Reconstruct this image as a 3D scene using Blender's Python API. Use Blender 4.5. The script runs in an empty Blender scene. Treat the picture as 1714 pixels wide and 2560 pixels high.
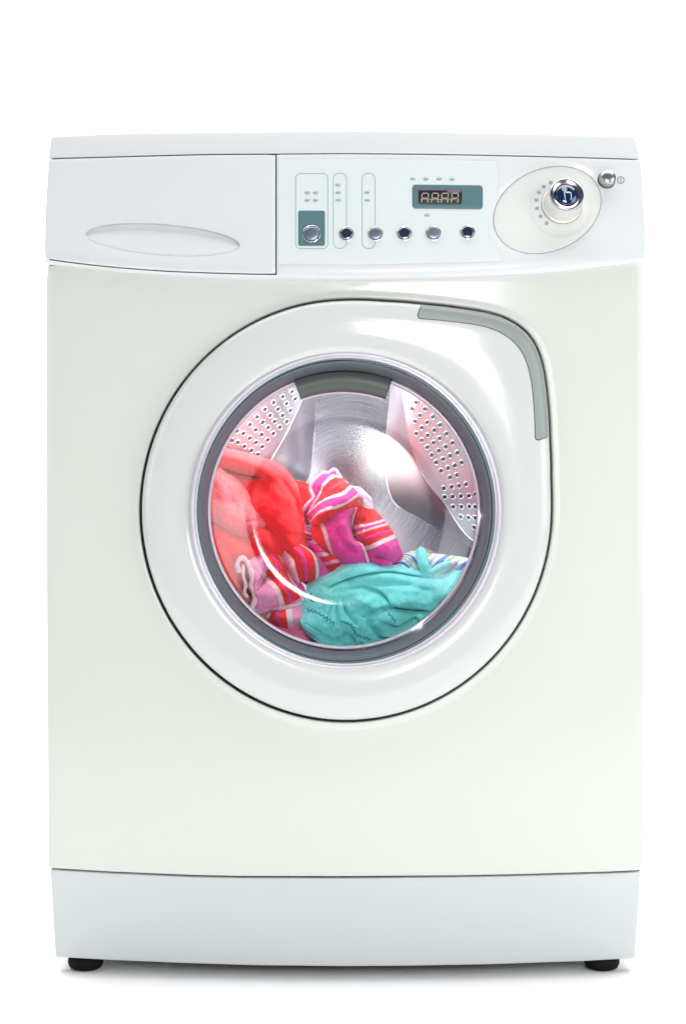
import bpy, bmesh, math, random
import numpy as np
from mathutils import Vector, Matrix
from mathutils.geometry import delaunay_2d_cdt
from mathutils.bvhtree import BVHTree
from mathutils import noise as mnoise

random.seed(7)
S = bpy.context.scene
C = S.collection
PI = math.pi

# ------------------------------------------------------------------ camera
ZC = 0.516            # lens height in metres
DC = 2.0              # distance from lens to the front of the machine
MM = 0.4e-3           # metres per photo pixel on the plane y = 0
cam_d = bpy.data.cameras.new('camera')
cam = bpy.data.objects.new('camera', cam_d); C.objects.link(cam)
cam.location = (0, -DC, ZC); cam.rotation_euler = (PI/2, 0, 0)
cam_d.sensor_fit = 'VERTICAL'; cam_d.sensor_height = 36.0; cam_d.sensor_width = 24.0
cam_d.lens = 36.0*DC/(2560*MM)
cam_d.shift_y = -(1280-1175)/2560.0
cam_d.clip_start = 0.05; cam_d.clip_end = 60
S.camera = cam
S.render.resolution_x, S.render.resolution_y = 685, 1024

# ------------------------------------------------------------------ world, studio lamps and added drum fills
S.view_settings.view_transform = 'Standard'; S.view_settings.look = 'None'
S.view_settings.exposure = 0.06; S.view_settings.gamma = 1.0
w = bpy.data.worlds.new("World"); S.world = w; w.use_nodes = True
w.node_tree.nodes['Background'].inputs[0].default_value = (0.34, 0.37, 0.46, 1)
w.node_tree.nodes['Background'].inputs[1].default_value = 0.25
S.cycles.use_denoising = True
S.cycles.max_bounces = 12; S.cycles.transparent_max_bounces = 12
S.cycles.caustics_reflective = True
S.cycles.sample_clamp_indirect = 6.0

def area(name, loc, target, sx, sy, radiance, col=(1, 1, 1)):
    d = bpy.data.lights.new(name, 'AREA'); d.shape = 'RECTANGLE'; d.size = sx; d.size_y = sy
    d.energy = radiance*PI*sx*sy; d.color = col      # radiance in scene units
    o = bpy.data.objects.new(name, d); C.objects.link(o); o.location = loc
    o.rotation_euler = (Vector(target)-Vector(loc)).to_track_quat('-Z', 'Y').to_euler()
    return o
area('overhead_softbox', (0, 0.70, 2.7), (0, 0.70, 0), 3.9, 2.6, 4.9)
area('key_softbox', (0.41, -2.2, 0.86), (0.05, 0, 0.52), 0.64, 0.55, 20.0)
area('side_softbox', (2.1, -1.3, 1.0), (0, 0, 0.5), 1.3, 1.5, 3.0)
area('left_softbox', (-2.1, -1.2, 1.1), (0, 0, 0.5), 0.9, 1.5, 2.3)
area('drum_fill_top', (0.0, .072, ZC-.042+.148), (0.0, .15, ZC-.08), 0.20, 0.030, 25.0)  # added fills, this line and next three, hidden behind the door ring
area('drum_fill_left', (-.118, .068, ZC+.062), (0.07, .13, ZC+.0), 0.10, 0.026, 20.0)
area('drum_fill_right', (.146, .066, ZC-.05), (-.04, .09, ZC-.10), 0.12, 0.024, 5.0)
area('drum_fill_low', (.095, .066, ZC-.042-.112), (-.02, .10, ZC-.06), 0.12, 0.024, 11.0)
area('backdrop_lamp', (0, 1.0, 3.4), (0, 3.2, 1.3), 4.0, 0.8, 9.0)

# ------------------------------------------------------------------ materials
def lin(h):
    h = h.lstrip('#'); v = [int(h[i:i+2], 16)/255 for i in (0, 2, 4)]
    return tuple(c/12.92 if c <= .04045 else ((c+.055)/1.055)**2.4 for c in v)
def mat(name, col, rough=.4, metal=0.0, **k):
    m = bpy.data.materials.new(name); m.use_nodes = True
    b = m.node_tree.nodes['Principled BSDF']
    b.inputs['Base Color'].default_value = (*col, 1); b.inputs['Roughness'].default_value = rough
    b.inputs['Metallic'].default_value = metal
    for a, v in k.items(): b.inputs[a.replace('_', ' ')].default_value = v
    return m
def nd(m, t, **k):
    n = m.node_tree.nodes.new(t)
    for a, v in k.items(): setattr(n, a, v)
    return n
def lk(m, a, b): m.node_tree.links.new(a, b)
def bsdf(m): return m.node_tree.nodes['Principled BSDF']
def mottled(m, c1, c2, scale=6, rough=(.25, .34), fine=0.0, detail=6):
    """slow drift of tint and gloss, with a very fine grain in the surface"""
    tc = nd(m, 'ShaderNodeTexCoord')
    n = nd(m, 'ShaderNodeTexNoise'); n.inputs['Scale'].default_value = scale; n.inputs['Detail'].default_value = detail
    lk(m, tc.outputs['Object'], n.inputs['Vector'])
    mx = nd(m, 'ShaderNodeMix', data_type='RGBA')
    mx.inputs[6].default_value = (*c1, 1); mx.inputs[7].default_value = (*c2, 1)
    lk(m, n.outputs['Fac'], mx.inputs[0]); lk(m, mx.outputs[2], bsdf(m).inputs['Base Color'])
    mr = nd(m, 'ShaderNodeMapRange'); mr.inputs['To Min'].default_value = rough[0]; mr.inputs['To Max'].default_value = rough[1]
    n2 = nd(m, 'ShaderNodeTexNoise'); n2.inputs['Scale'].default_value = 22; n2.inputs['Detail'].default_value = 8
    lk(m, tc.outputs['Object'], n2.inputs['Vector'])
    lk(m, n2.outputs['Fac'], mr.inputs['Value']); lk(m, mr.outputs[0], bsdf(m).inputs['Roughness'])
    if fine:
        n3 = nd(m, 'ShaderNodeTexNoise'); n3.inputs['Scale'].default_value = 900
        lk(m, tc.outputs['Object'], n3.inputs['Vector'])
        bp = nd(m, 'ShaderNodeBump'); bp.inputs['Strength'].default_value = fine; bp.inputs['Distance'].default_value = .0003
        lk(m, n3.outputs['Fac'], bp.inputs['Height']); lk(m, bp.outputs[0], bsdf(m).inputs['Normal'])
    return m
M = {}
M['enamel'] = mottled(mat('cream_enamel', (.8, .8, .75)), (.622, .645, .592), (.606, .630, .579), 4, (.14, .2))
M['plastic'] = mottled(mat('cool_white_plastic', (.8, .8, .8)), (.635, .658, .660), (.615, .640, .643), 5, (.26, .36), .12)
M['door_plastic'] = mottled(mat('door_white_plastic', (.8, .8, .8)), (.592, .611, .588), (.576, .597, .575), 4, (.08, .14))
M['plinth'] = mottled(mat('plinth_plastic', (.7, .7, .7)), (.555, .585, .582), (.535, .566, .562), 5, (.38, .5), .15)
M['dial'] = mottled(mat('ivory_plastic', (.8, .8, .76)), (.655, .667, .638), (.63, .642, .612), 20, (.3, .4))
M['overlay'] = mottled(mat('overlay_film', (.8, .83, .82)), (.635, .68, .675), (.625, .67, .666), 8, (.22, .3))
M['handle'] = mottled(mat('grey_green_plastic', (.4, .45, .42)), (.262, .298, .282), (.25, .285, .27), 10, (.3, .4))
M['teal_print'] = mottled(mat('teal_print', (.1, .2, .2)), lin('#55757a'), lin('#4e6d72'), 60, (.3, .4))
M['print'] = mat('grey_teal_print', lin('#7f9da0'), .4)
M['led'] = mat('indicator_grey', lin('#8ba3a6'), .3)
M['ink'] = mat('dark_ink', lin('#3c4048'), .4)
M['dark'] = mat('dark_gap', (.02, .02, .02), .6)
M['seam'] = mat('aged_seam', lin('#8f8980'), .6)
M['handle_seam'] = mat('brown_seam', lin('#4a4038'), .6)
M['display'] = mat('display_black', (.012, .012, .014), .35)
M['segment'] = mat('display_segment', lin('#aeab96'), .5)
M['segment_dim'] = mat('display_segment_unlit', lin('#3a3d42'), .5)
M['chrome'] = mottled(mat('satin_chrome', (.8, .78, .74), .12, 1.0), (.86, .84, .79), (.76, .75, .70), 90, (.08, .2))
M['cap_dark'] = mottled(mat('mirror_cap', (.5, .55, .7), .1, 1.0), (.38, .42, .55), (.32, .36, .48), 180, (.06, .14))
M['cap_light'] = mottled(mat('worn_cap', (.6, .7, .85), .3, 1.0), (.34, .40, .48), (.25, .30, .38), 260, (.3, .45))
M['barrel'] = mottled(mat('worn_silver_plastic', (.7, .7, .66), .35, .35), (.72, .73, .68), (.62, .63, .57), 70, (.3, .45))
M['knob_ring'] = mottled(mat('dark_chrome', (.5, .5, .5), .1, 1.0), (.55, .56, .56), (.42, .42, .42), 70, (.14, .24))
M['blue'] = mat('blue_lens', lin('#0a264d'), .08, 0, Coat_Weight=1.0, Coat_Roughness=.03)
M['symbol'] = mat('white_symbol', (.75, .8, .85), .4)
M['rubber'] = mottled(mat('black_rubber', (.012, .012, .012)), (.004, .004, .004), (.009, .009, .009), 120, (.6, .8), .4)
M['soft_chrome'] = mottled(mat('soft_chrome', (.5, .5, .5), .3, 1.0), (.50, .51, .51), (.40, .41, .41), 70, (.26, .34))
bsdf(M['rubber']).inputs['Specular IOR Level'].default_value = .12
M['gasket'] = mottled(mat('grey_gasket', (.15, .18, .2)), (.088, .104, .124), (.080, .095, .114), 12, (.42, .52))
M['trim'] = mottled(mat('lavender_trim', (.7, .7, .75), .22, .25), (.62, .60, .66), (.58, .56, .62), 12, (.16, .26))
M['green_trim'] = mat('green_grey_seal', (.13, .22, .2), .35)
M['inner_trim'] = mottled(mat('inner_trim', (.6, .56, .62), .25, .2), (.56, .50, .57), (.50, .45, .52), 12, (.18, .28))
M['block'] = mottled(mat('charcoal_block', (.06, .07, .07)), (.075, .085, .083), (.055, .063, .06), 30, (.35, .5), .3)
M['floor'] = mat('white_paper', (.955, .955, .955), .9)

def drum_metal(name, c1, c2, rough, concentric=False, scratch=.35):
    m = mat(name, c1, rough, 1.0)
    tc = nd(m, 'ShaderNodeTexCoord')
    src = tc.outputs['Object']
    if concentric:       # brushed in rings: noise stretched along the angle
        sx = nd(m, 'ShaderNodeSeparateXYZ'); lk(m, src, sx.inputs[0])
        at = nd(m, 'ShaderNodeMath', operation='ARCTAN2'); lk(m, sx.outputs['Z'], at.inputs[0]); lk(m, sx.outputs['X'], at.inputs[1])
        ln = nd(m, 'ShaderNodeVectorMath', operation='LENGTH'); lk(m, src, ln.inputs[0])
        cb = nd(m, 'ShaderNodeCombineXYZ')
        a = nd(m, 'ShaderNodeMath', operation='MULTIPLY'); a.inputs[1].default_value = 1.2; lk(m, at.outputs[0], a.inputs[0])
        b = nd(m, 'ShaderNodeMath', operation='MULTIPLY'); b.inputs[1].default_value = 900; lk(m, ln.outputs['Value'], b.inputs[0])
        lk(m, a.outputs[0], cb.inputs[0]); lk(m, b.outputs[0], cb.inputs[1]); src = cb.outputs[0]
        n = nd(m, 'ShaderNodeTexNoise'); n.inputs['Scale'].default_value = 1.0
    else:
        mp = nd(m, 'ShaderNodeMapping'); mp.inputs['Rotation'].default_value = (0, .6, 0); mp.inputs['Scale'].default_value = (900, 60, 60)
        lk(m, src, mp.inputs[0]); src = mp.outputs[0]
        n = nd(m, 'ShaderNodeTexNoise'); n.inputs['Scale'].default_value = 1.0
    n.inputs['Detail'].default_value = 5; lk(m, src, n.inputs['Vector'])
    mx = nd(m, 'ShaderNodeMix', data_type='RGBA'); mx.inputs[6].default_value = (*c1, 1); mx.inputs[7].default_value = (*c2, 1)
    lk(m, n.outputs['Fac'], mx.inputs[0]); lk(m, mx.outputs[2], bsdf(m).inputs['Base Color'])
    rg = nd(m, 'ShaderNodeMapRange'); rg.inputs['From Min'].default_value = .35; rg.inputs['From Max'].default_value = .65; rg.inputs['To Min'].default_value = rough*(.88 if concentric else .95); rg.inputs['To Max'].default_value = rough*(1.12 if concentric else 1.05)
    lk(m, n.outputs['Fac'], rg.inputs['Value']); lk(m, rg.outputs[0], bsdf(m).inputs['Roughness'])
    bp = nd(m, 'ShaderNodeBump'); bp.inputs['Strength'].default_value = scratch; bp.inputs['Distance'].default_value = .0004
    lk(m, n.outputs['Fac'], bp.inputs['Height']); lk(m, bp.outputs[0], bsdf(m).inputs['Normal'])
    return m
M['plate'] = drum_metal('brushed_steel', (.52, .51, .57), (.45, .45, .51), .25, True, .04)
M['steel'] = drum_metal('drum_steel', (.83, .81, .85), (.74, .72, .77), .34, False, .05)
M['hole'] = mat('hole_dark', (.02, .03, .045), .5)
M['hole_rim'] = mat('hole_rim', (.86, .85, .87), .4, 1.0)

def glass_material():
    m = bpy.data.materials.new('door_glass'); m.use_nodes = True
    nt = m.node_tree; nt.nodes.clear()
    out = nt.nodes.new('ShaderNodeOutputMaterial'); mix = nt.nodes.new('ShaderNodeMixShader')
    tr = nt.nodes.new('ShaderNodeBsdfTransparent'); tr.inputs[0].default_value = (.97, .975, .97, 1)
    gl = nt.nodes.new('ShaderNodeBsdfGlossy'); gl.inputs['Roughness'].default_value = .13
    fr = nt.nodes.new('ShaderNodeFresnel'); fr.inputs[0].default_value = 1.55
    dbl = nt.nodes.new('ShaderNodeMath'); dbl.operation = 'MULTIPLY'; dbl.inputs[1].default_value = 1.75    # both faces of the pane
    nt.links.new(fr.outputs[0], dbl.inputs[0]); nt.links.new(dbl.outputs[0], mix.inputs[0]); nt.links.new(tr.outputs[0], mix.inputs[1]); nt.links.new(gl.outputs[0], mix.inputs[2])
    nt.links.new(mix.outputs[0], out.inputs[0])
    return m
M['glass'] = glass_material()

def fleece(name, c1, c2, bump=1.0, sheen=.5, scale=420):
    m = mat(name, c1, .85)
    bsdf(m).inputs['Sheen Weight'].default_value = sheen; bsdf(m).inputs['Sheen Roughness'].default_value = .5
    tc = nd(m, 'ShaderNodeTexCoord')
    n = nd(m, 'ShaderNodeTexNoise'); n.inputs['Scale'].default_value = scale; n.inputs['Detail'].default_value = 4
    n.inputs['Distortion'].default_value = .6
    lk(m, tc.outputs['Object'], n.inputs['Vector'])
    cr = nd(m, 'ShaderNodeMapRange'); cr.inputs['From Min'].default_value = .3; cr.inputs['From Max'].default_value = .7
    lk(m, n.outputs['Fac'], cr.inputs['Value'])
    mx = nd(m, 'ShaderNodeMix', data_type='RGBA'); mx.inputs[6].default_value = (*c1, 1); mx.inputs[7].default_value = (*c2, 1)
    lk(m, cr.outputs[0], mx.inputs[0]); lk(m, mx.outputs[2], bsdf(m).inputs['Base Color'])
    bp = nd(m, 'ShaderNodeBump'); bp.inputs['Strength'].default_value = bump; bp.inputs['Distance'].default_value = .0009
    lk(m, n.outputs['Fac'], bp.inputs['Height']); lk(m, bp.outputs[0], bsdf(m).inputs['Normal'])
    return m
M['red_fleece'] = fleece('red_fleece', lin('#e8151f'), lin('#f51c26'), .22, .25)
M['hazed_fleece'] = fleece('hazed_fleece', lin('#f4606a'), lin('#ff868c'), .8, .6)  # red fleece again, paled to coral to put the glass haze into colour
M['pink_cloth'] = fleece('pink_cloth', lin('#e8568f'), lin('#f277a6'), .5, .3)
M['teal_cloth'] = fleece('teal_cotton', lin('#70dcda'), lin('#82e8e6'), .12, .15, 900)
M['teal_thread'] = mat('teal_thread', lin('#1b98ab'), .7)
M['white_knit'] = fleece('white_knit', lin('#f0dfe6'), lin('#ffc9dc'), .9, .2, 300)

def stripes(name, stops, ribs=120, jag=.006, across=0.0, repeat=1.0):
    """knitted stripes: colour follows the woven V coordinate, ribs follow U"""
    m = mat(name, (1, 1, 1), .85)
    bsdf(m).inputs['Sheen Weight'].default_value = .15
    uv = nd(m, 'ShaderNodeUVMap'); uv.uv_map = 'weave'
    sp = nd(m, 'ShaderNodeSeparateXYZ'); lk(m, uv.outputs[0], sp.inputs[0])
    wv = nd(m, 'ShaderNodeMath', operation='MULTIPLY'); wv.inputs[1].default_value = ribs*2*PI; lk(m, sp.outputs['X'], wv.inputs[0])
    sn = nd(m, 'ShaderNodeMath', operation='SINE'); lk(m, wv.outputs[0], sn.inputs[0])
    ja = nd(m, 'ShaderNodeMath', operation='MULTIPLY_ADD'); ja.inputs[1].default_value = jag
    lk(m, sn.outputs[0], ja.inputs[0]); lk(m, sp.outputs['Y'], ja.inputs[2])
    a2 = nd(m, 'ShaderNodeMath', operation='MULTIPLY_ADD'); a2.inputs[1].default_value = across
    lk(m, sp.outputs['X'], a2.inputs[0]); lk(m, ja.outputs[0], a2.inputs[2])
    nz = nd(m, 'ShaderNodeTexNoise'); nz.inputs['Scale'].default_value = 90
    tc = nd(m, 'ShaderNodeTexCoord'); lk(m, tc.outputs['Object'], nz.inputs['Vector'])
    a3 = nd(m, 'ShaderNodeMath', operation='MULTIPLY_ADD'); a3.inputs[1].default_value = .025
    lk(m, nz.outputs['Fac'], a3.inputs[0]); lk(m, a2.outputs[0], a3.inputs[2])
    a4 = nd(m, 'ShaderNodeMath', operation='SUBTRACT'); a4.inputs[1].default_value = .0125; lk(m, a3.outputs[0], a4.inputs[0])
    s = a4.outputs[0]
    if repeat != 1.0:
        r = nd(m, 'ShaderNodeMath', operation='MULTIPLY'); r.inputs[1].default_value = repeat; lk(m, s, r.inputs[0])
        f = nd(m, 'ShaderNodeMath', operation='FRACT'); lk(m, r.outputs[0], f.inputs[0]); s = f.outputs[0]
    cr = nd(m, 'ShaderNodeValToRGB'); cr.color_ramp.interpolation = 'CONSTANT'
    el = cr.color_ramp.elements
    while len(el) > 1: el.remove(el[-1])
    el[0].position = 0; el[0].color = (*stops[0][1], 1)
    for p, c in stops[1:]:
        e = el.new(p); e.color = (*c, 1)
    lk(m, s, cr.inputs[0])
    # darker stitch gaps between ribs
    mp = nd(m, 'ShaderNodeMapRange'); mp.inputs['From Min'].default_value = -1; mp.inputs['To Min'].default_value = .86
    lk(m, sn.outputs[0], mp.inputs['Value'])
    mul = nd(m, 'ShaderNodeMix', data_type='RGBA', blend_type='MULTIPLY'); mul.inputs[0].default_value = 1
    lk(m, cr.outputs[0], mul.inputs[6]); lk(m, mp.outputs[0], mul.inputs[7]); lk(m, mul.outputs[2], bsdf(m).inputs['Base Color'])
    n = nd(m, 'ShaderNodeTexNoise'); n.inputs['Scale'].default_value = 700; lk(m, tc.outputs['Object'], n.inputs['Vector'])
    ad = nd(m, 'ShaderNodeMath', operation='MULTIPLY_ADD'); ad.inputs[1].default_value = .5; lk(m, sn.outputs[0], ad.inputs[0]); lk(m, n.outputs['Fac'], ad.inputs[2])
    bp = nd(m, 'ShaderNodeBump'); bp.inputs['Strength'].default_value = .6; bp.inputs['Distance'].default_value = .0006
    lk(m, ad.outputs[0], bp.inputs['Height']); lk(m, bp.outputs[0], bsdf(m).inputs['Normal'])
    return m
W_, Mg, R_, Pk_haze = lin('#f6e4ec'), lin('#e8379f'), lin('#f8141a'), lin('#f8a6d2')  # pale pink stripe also carries glass haze put into its colour

# ------------------------------------------------------------------ helpers
def P(px, py, y):
    """the point at depth y (metres behind the front plane) that the lens sees at photo pixel px, py"""
    k = MM*(DC+y)/DC
    return Vector(((px-857)*k, y, ZC+(1175-py)*k))
def on(px, py, surf, off=0.0):
    """meet the surface y = surf(x, z, px, py)"""
    y = 0.0
    for _ in range(4):
        p = P(px, py, y); y = surf(p.x, p.z, px, py)
    return P(px, py, y-off)
def nrm(px, py, surf, e=3.0):
    a = on(px+e, py, surf)-on(px-e, py, surf); b = on(px, py-e, surf)-on(px, py+e, surf)
    n = a.cross(b).normalized()
    return n if n.y < 0 else -n
def link(name, me, m=None, parent=None, smooth=True):
    o = bpy.data.objects.new(name, me); C.objects.link(o)
    if m is not None:
        for q in (m if isinstance(m, (list, tuple)) else [m]): me.materials.append(q)
    if parent is not None: o.parent = parent
    if smooth and me.polygons: me.polygons.foreach_set('use_smooth', [True]*len(me.polygons))
    return o
def mesh(name, verts, faces, m, parent=None, smooth=True, bevel=0, segs=3, idx=None):
    me = bpy.data.meshes.new(name); me.from_pydata([tuple(v) for v in verts], [], faces); me.update()
    o = link(name, me, m, parent, smooth)
    if idx: me.polygons.foreach_set('material_index', idx)
    if bevel:
        b = o.modifiers.new('bevel', 'BEVEL'); b.width = bevel; b.segments = segs; b.limit_method = 'ANGLE'; b.angle_limit = math.radians(50)
        b.harden_normals = False
        wn = o.modifiers.new('wn', 'WEIGHTED_NORMAL'); wn.keep_sharp = False
    return o
def inside(poly, x, y):
    px = poly[:, 0]; py = poly[:, 1]; qx = np.roll(px, -1); qy = np.roll(py, -1)
    x = x[:, None]; y = y[:, None]
    c = ((py > y) != (qy > y)) & (x < (qx-px)*(y-py)/(qy-py+1e-12)+px)
    return (c.sum(1) % 2) == 1
def dist_poly(poly, x, y):
    a = poly; b = np.roll(poly, -1, 0); d = b-a; l2 = (d**2).sum(1)+1e-12
    p = np.stack([x, y], 1)[:, None, :]
    t = np.clip(((p-a)*d).sum(2)/l2, 0, 1)
    q = a+t[..., None]*d
    return np.sqrt(((p-q)**2).sum(2)).min(1)
def dense(poly, step, closed=True):
    out = []; n = len(poly)
    for i in range(n if closed else n-1):
        a = np.array(poly[i], float); b = np.array(poly[(i+1) % n], float)
        k = max(1, int(math.ceil(np.linalg.norm(b-a)/step)))
        for j in range(k): out.append(a+(b-a)*j/k)
    if not closed: out.append(np.array(poly[-1], float))
    return np.array(out)
def sheet(name, loops, surf, m, parent, grid=12, off=0.0, depth=.006, bevel=.0008, edge=None, back=None, segs=3, hole_round=True):
    """a shell that follows surf inside loops[0] and outside loops[1:], with walls going back by depth"""
    edge = edge or grid
    L = [dense(l, edge) for l in loops]
    pts = []; cons = []
    L0 = list(L)
    bw = bevel/MM
    if bevel:
        for li_, l in enumerate(L0 if hole_round else L0[:1]):
            t = np.roll(l, -1, 0)-l; t /= np.linalg.norm(t, axis=1)[:, None]+1e-9
            n1 = np.stack([-t[:, 1], t[:, 0]], 1); n0 = np.roll(n1, 1, 0)
            ar = (l[:, 0]*np.roll(l[:, 1], -1)-np.roll(l[:, 0], -1)*l[:, 1]).sum()
            sg = (1 if ar > 0 else -1)*(1 if li_ == 0 else -1)
            b_ = n0+n1; b_ /= np.maximum((b_*n1).sum(1), .35)[:, None]
            for q in (.12, .4, 1.0): L.append(l+b_*sg*bw*q)
    for l in L:
        b = len(pts); n = len(l); pts += [tuple(q) for q in l]; cons += [(b+i, b+(i+1) % n) for i in range(n)]
    lo = L[0].min(0); hi = L[0].max(0)
    gx, gy = np.meshgrid(np.arange(lo[0]+grid/2, hi[0], grid), np.arange(lo[1]+grid/2, hi[1], grid))
    gx = gx.ravel(); gy = gy.ravel()
    if len(gx):
        k = inside(L[0], gx, gy)
        for l in L0[1:]: k &= ~inside(l, gx, gy)
        gx, gy = gx[k], gy[k]
        if len(gx):
            dd = np.min([dist_poly(l, gx, gy) for l in L], 0); k = dd > grid*.45
            pts += list(zip(gx[k].tolist(), gy[k].tolist()))
    v, e, f, *_ = delaunay_2d_cdt([Vector(p) for p in pts], cons, [], 0, 1e-5)
    cen = np.array([[sum(v[i][0] for i in t)/3, sum(v[i][1] for i in t)/3] for t in f])
    k = inside(L[0], cen[:, 0], cen[:, 1])
    for l in L0[1:]: k &= ~inside(l, cen[:, 0], cen[:, 1])
    f = [t for t, q in zip(f, k) if q]
    V = [on(p[0], p[1], surf, off) for p in v]
    if bevel:
        vx = np.array([p[0] for p in v]); vy = np.array([p[1] for p in v]); dd = np.full(len(v), 1e9)
        for l in (L0 if hole_round else L0[:1]):
            for c0 in range(0, len(v), 2000): dd[c0:c0+2000] = np.minimum(dd[c0:c0+2000], dist_poly(l, vx[c0:c0+2000], vy[c0:c0+2000]))
        for i, d in enumerate(dd):
            if d < bw: V[i].y += bevel*(1-math.sqrt(max(0, 1-(1-d/bw)**2)))
    F = []
    for t in f:      # counter-clockwise in pixel space is seen from the front
        a, b, c = [Vector(v[i]) for i in t]
        cr = (b-a).x*(c-a).y-(b-a).y*(c-a).x
        F.append(tuple(t) if cr < 0 else tuple(reversed(t)))
    if depth:
        cnt = {}
        for t in F:
            for i in range(3):
                a, b = t[i], t[(i+1) % 3]; cnt[(a, b)] = 1
        bd = [(a, b) for (a, b) in cnt if (b, a) not in cnt]
        if not hole_round:
            hm = [((v[a][0]+v[b][0])/2, (v[a][1]+v[b][1])/2) for a, b in bd]
            hd = dist_poly(L0[0], np.array([q[0] for q in hm]), np.array([q[1] for q in hm]))
            bd = [e_ for e_, q in zip(bd, hd) if q < 1.0]
        mp = {}
        for a, b in bd:
            for q in (a, b):
                if q not in mp:
                    mp[q] = len(V); p = V[q]; V.append(Vector((p.x, (back if back is not None else p.y+depth), p.z)))
        for a, b in bd: F.append((b, a, mp[a], mp[b]))
    return mesh(name, V, F, m, parent, True, 0, segs)
def rrect(x0, y0, x1, y1, r, n=6, sh=0.0):
    """rounded rectangle, sh leans the right side downwards"""
    o = []
    for cx, cy, a0 in ((x1-r, y0+r, -90), (x1-r, y1-r, 0), (x0+r, y1-r, 90), (x0+r, y0+r, 180)):
        for i in range(n+1):
            a = math.radians(a0+90*i/n); X = cx+r*math.cos(a); Y = cy+r*math.sin(a)
            o.append((X, Y+sh*(X-x0)/(x1-x0)))
    return o
def ell(cx, cy, a, b, t=0, n=48):
    c, s = math.cos(t), math.sin(t)
    return [(cx+a*math.cos(u)*c-b*math.sin(u)*s, cy+a*math.cos(u)*s+b*math.sin(u)*c) for u in (2*PI*i/n for i in range(n))]
def frame_at(p, n, up=Vector((0, 0, 1))):
    x = up.cross(n).normalized(); y = n.cross(x).normalized()
    return Matrix((( x.x, y.x, n.x, p.x), (x.y, y.y, n.y, p.y), (x.z, y.z, n.z, p.z), (0, 0, 0, 1)))
def lathe(name, prof, mtx, m, parent, n=48, smooth=True, bevel=0):
    V = []; F = []
    for r, h in prof:
        if r < 1e-7: V.append([mtx @ Vector((0, 0, h))])
        else: V.append([mtx @ Vector((r*math.cos(2*PI*i/n), r*math.sin(2*PI*i/n), h)) for i in range(n)])
    flat = []; st = []
    for ring in V: st.append(len(flat)); flat += ring
    for k in range(len(V)-1):
        a, b = V[k], V[k+1]; A, B = st[k], st[k+1]
        for i in range(n):
            j = (i+1) % n
            if len(a) == 1 and len(b) == 1: continue
            if len(a) == 1: F.append((A, B+j, B+i))
            elif len(b) == 1: F.append((A+i, A+j, B))
            else: F.append((A+i, A+j, B+j, B+i))
    o = mesh(name, flat, F, m, parent, smooth, bevel, 2)
    return o
def tube(name, pts, r, m, parent, n=8, closed=False, rad=None):
    pts = [Vector(p) for p in pts]; V = []; F = []; N = len(pts)
    for i, p in enumerate(pts):
        a = pts[(i-1) % N] if (closed or i) else p; b = pts[(i+1) % N] if (closed or i < N-1) else p
        t = (b-a).normalized(); x = t.cross(Vector((0, -1, 0)))
        x = x.normalized() if x.length > 1e-6 else Vector((1, 0, 0)); y = x.cross(t).normalized()
        R = rad[i] if rad else r
        for k in range(n): V.append(p+(x*math.cos(2*PI*k/n)+y*math.sin(2*PI*k/n))*R)
    for i in range(N if closed else N-1):
        j = (i+1) % N
        for k in range(n): F.append((i*n+k, i*n+(k+1) % n, j*n+(k+1) % n, j*n+k))
    if not closed: F.append(tuple(range(n-1, -1, -1))); F.append(tuple((N-1)*n+k for k in range(n)))
    return mesh(name, V, F, m, parent)
def crom(p, t):
    """Catmull-Rom through the list p at t in 0..1"""
    n = len(p)-1; s = min(max(t*n, 0), n-1e-9); i = int(s); u = s-i
    p1, p2 = p[i], p[i+1]; p0 = p[i-1] if i else 2*p1-p2; p3 = p[i+2] if i+2 <= n else 2*p2-p1
    return .5*((2*p1)+(-p0+p2)*u+(2*p0-5*p1+4*p2-p3)*u*u+(-p0+3*p1-3*p2+p3)*u**3)
def curve_pts(p, n, closed=False):
    p = [np.array(q, float) for q in p]
    if closed: p = p[-1:]+p+p[:2]
    out = [crom(p, i/(n-1)) for i in range(n)]
    return out
def thing(name, label, cat, loc=(0, 0, 0), **k):
    o = bpy.data.objects.new(name, None); C.objects.link(o); o.location = loc; o.empty_display_size = .05
    o['label'] = label; o['category'] = cat
    for a, v in k.items(): o[a] = v
    return o

# ------------------------------------------------------------------ the white paper sweep
V = []; F = []; prof = [(-1.6, 0), (0, 0), (1.4, 0), (2.2, 0)]
for i in range(1, 13):
    a = PI/2*i/12; prof.append((2.2+1.0*math.sin(a), 1.0-1.0*math.cos(a)))
prof += [(3.2, 2.0), (3.2, 3.6)]
for y, z in prof: V += [(-3.2, y, z), (3.2, y, z)]
for i in range(len(prof)-1): F.append((2*i, 2*i+1, 2*i+3, 2*i+2))
fl = mesh('floor', V, F, M['floor']); fl['kind'] = 'structure'
fl['label'] = 'plain white studio floor and backdrop curving up behind the washing machine'

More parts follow.
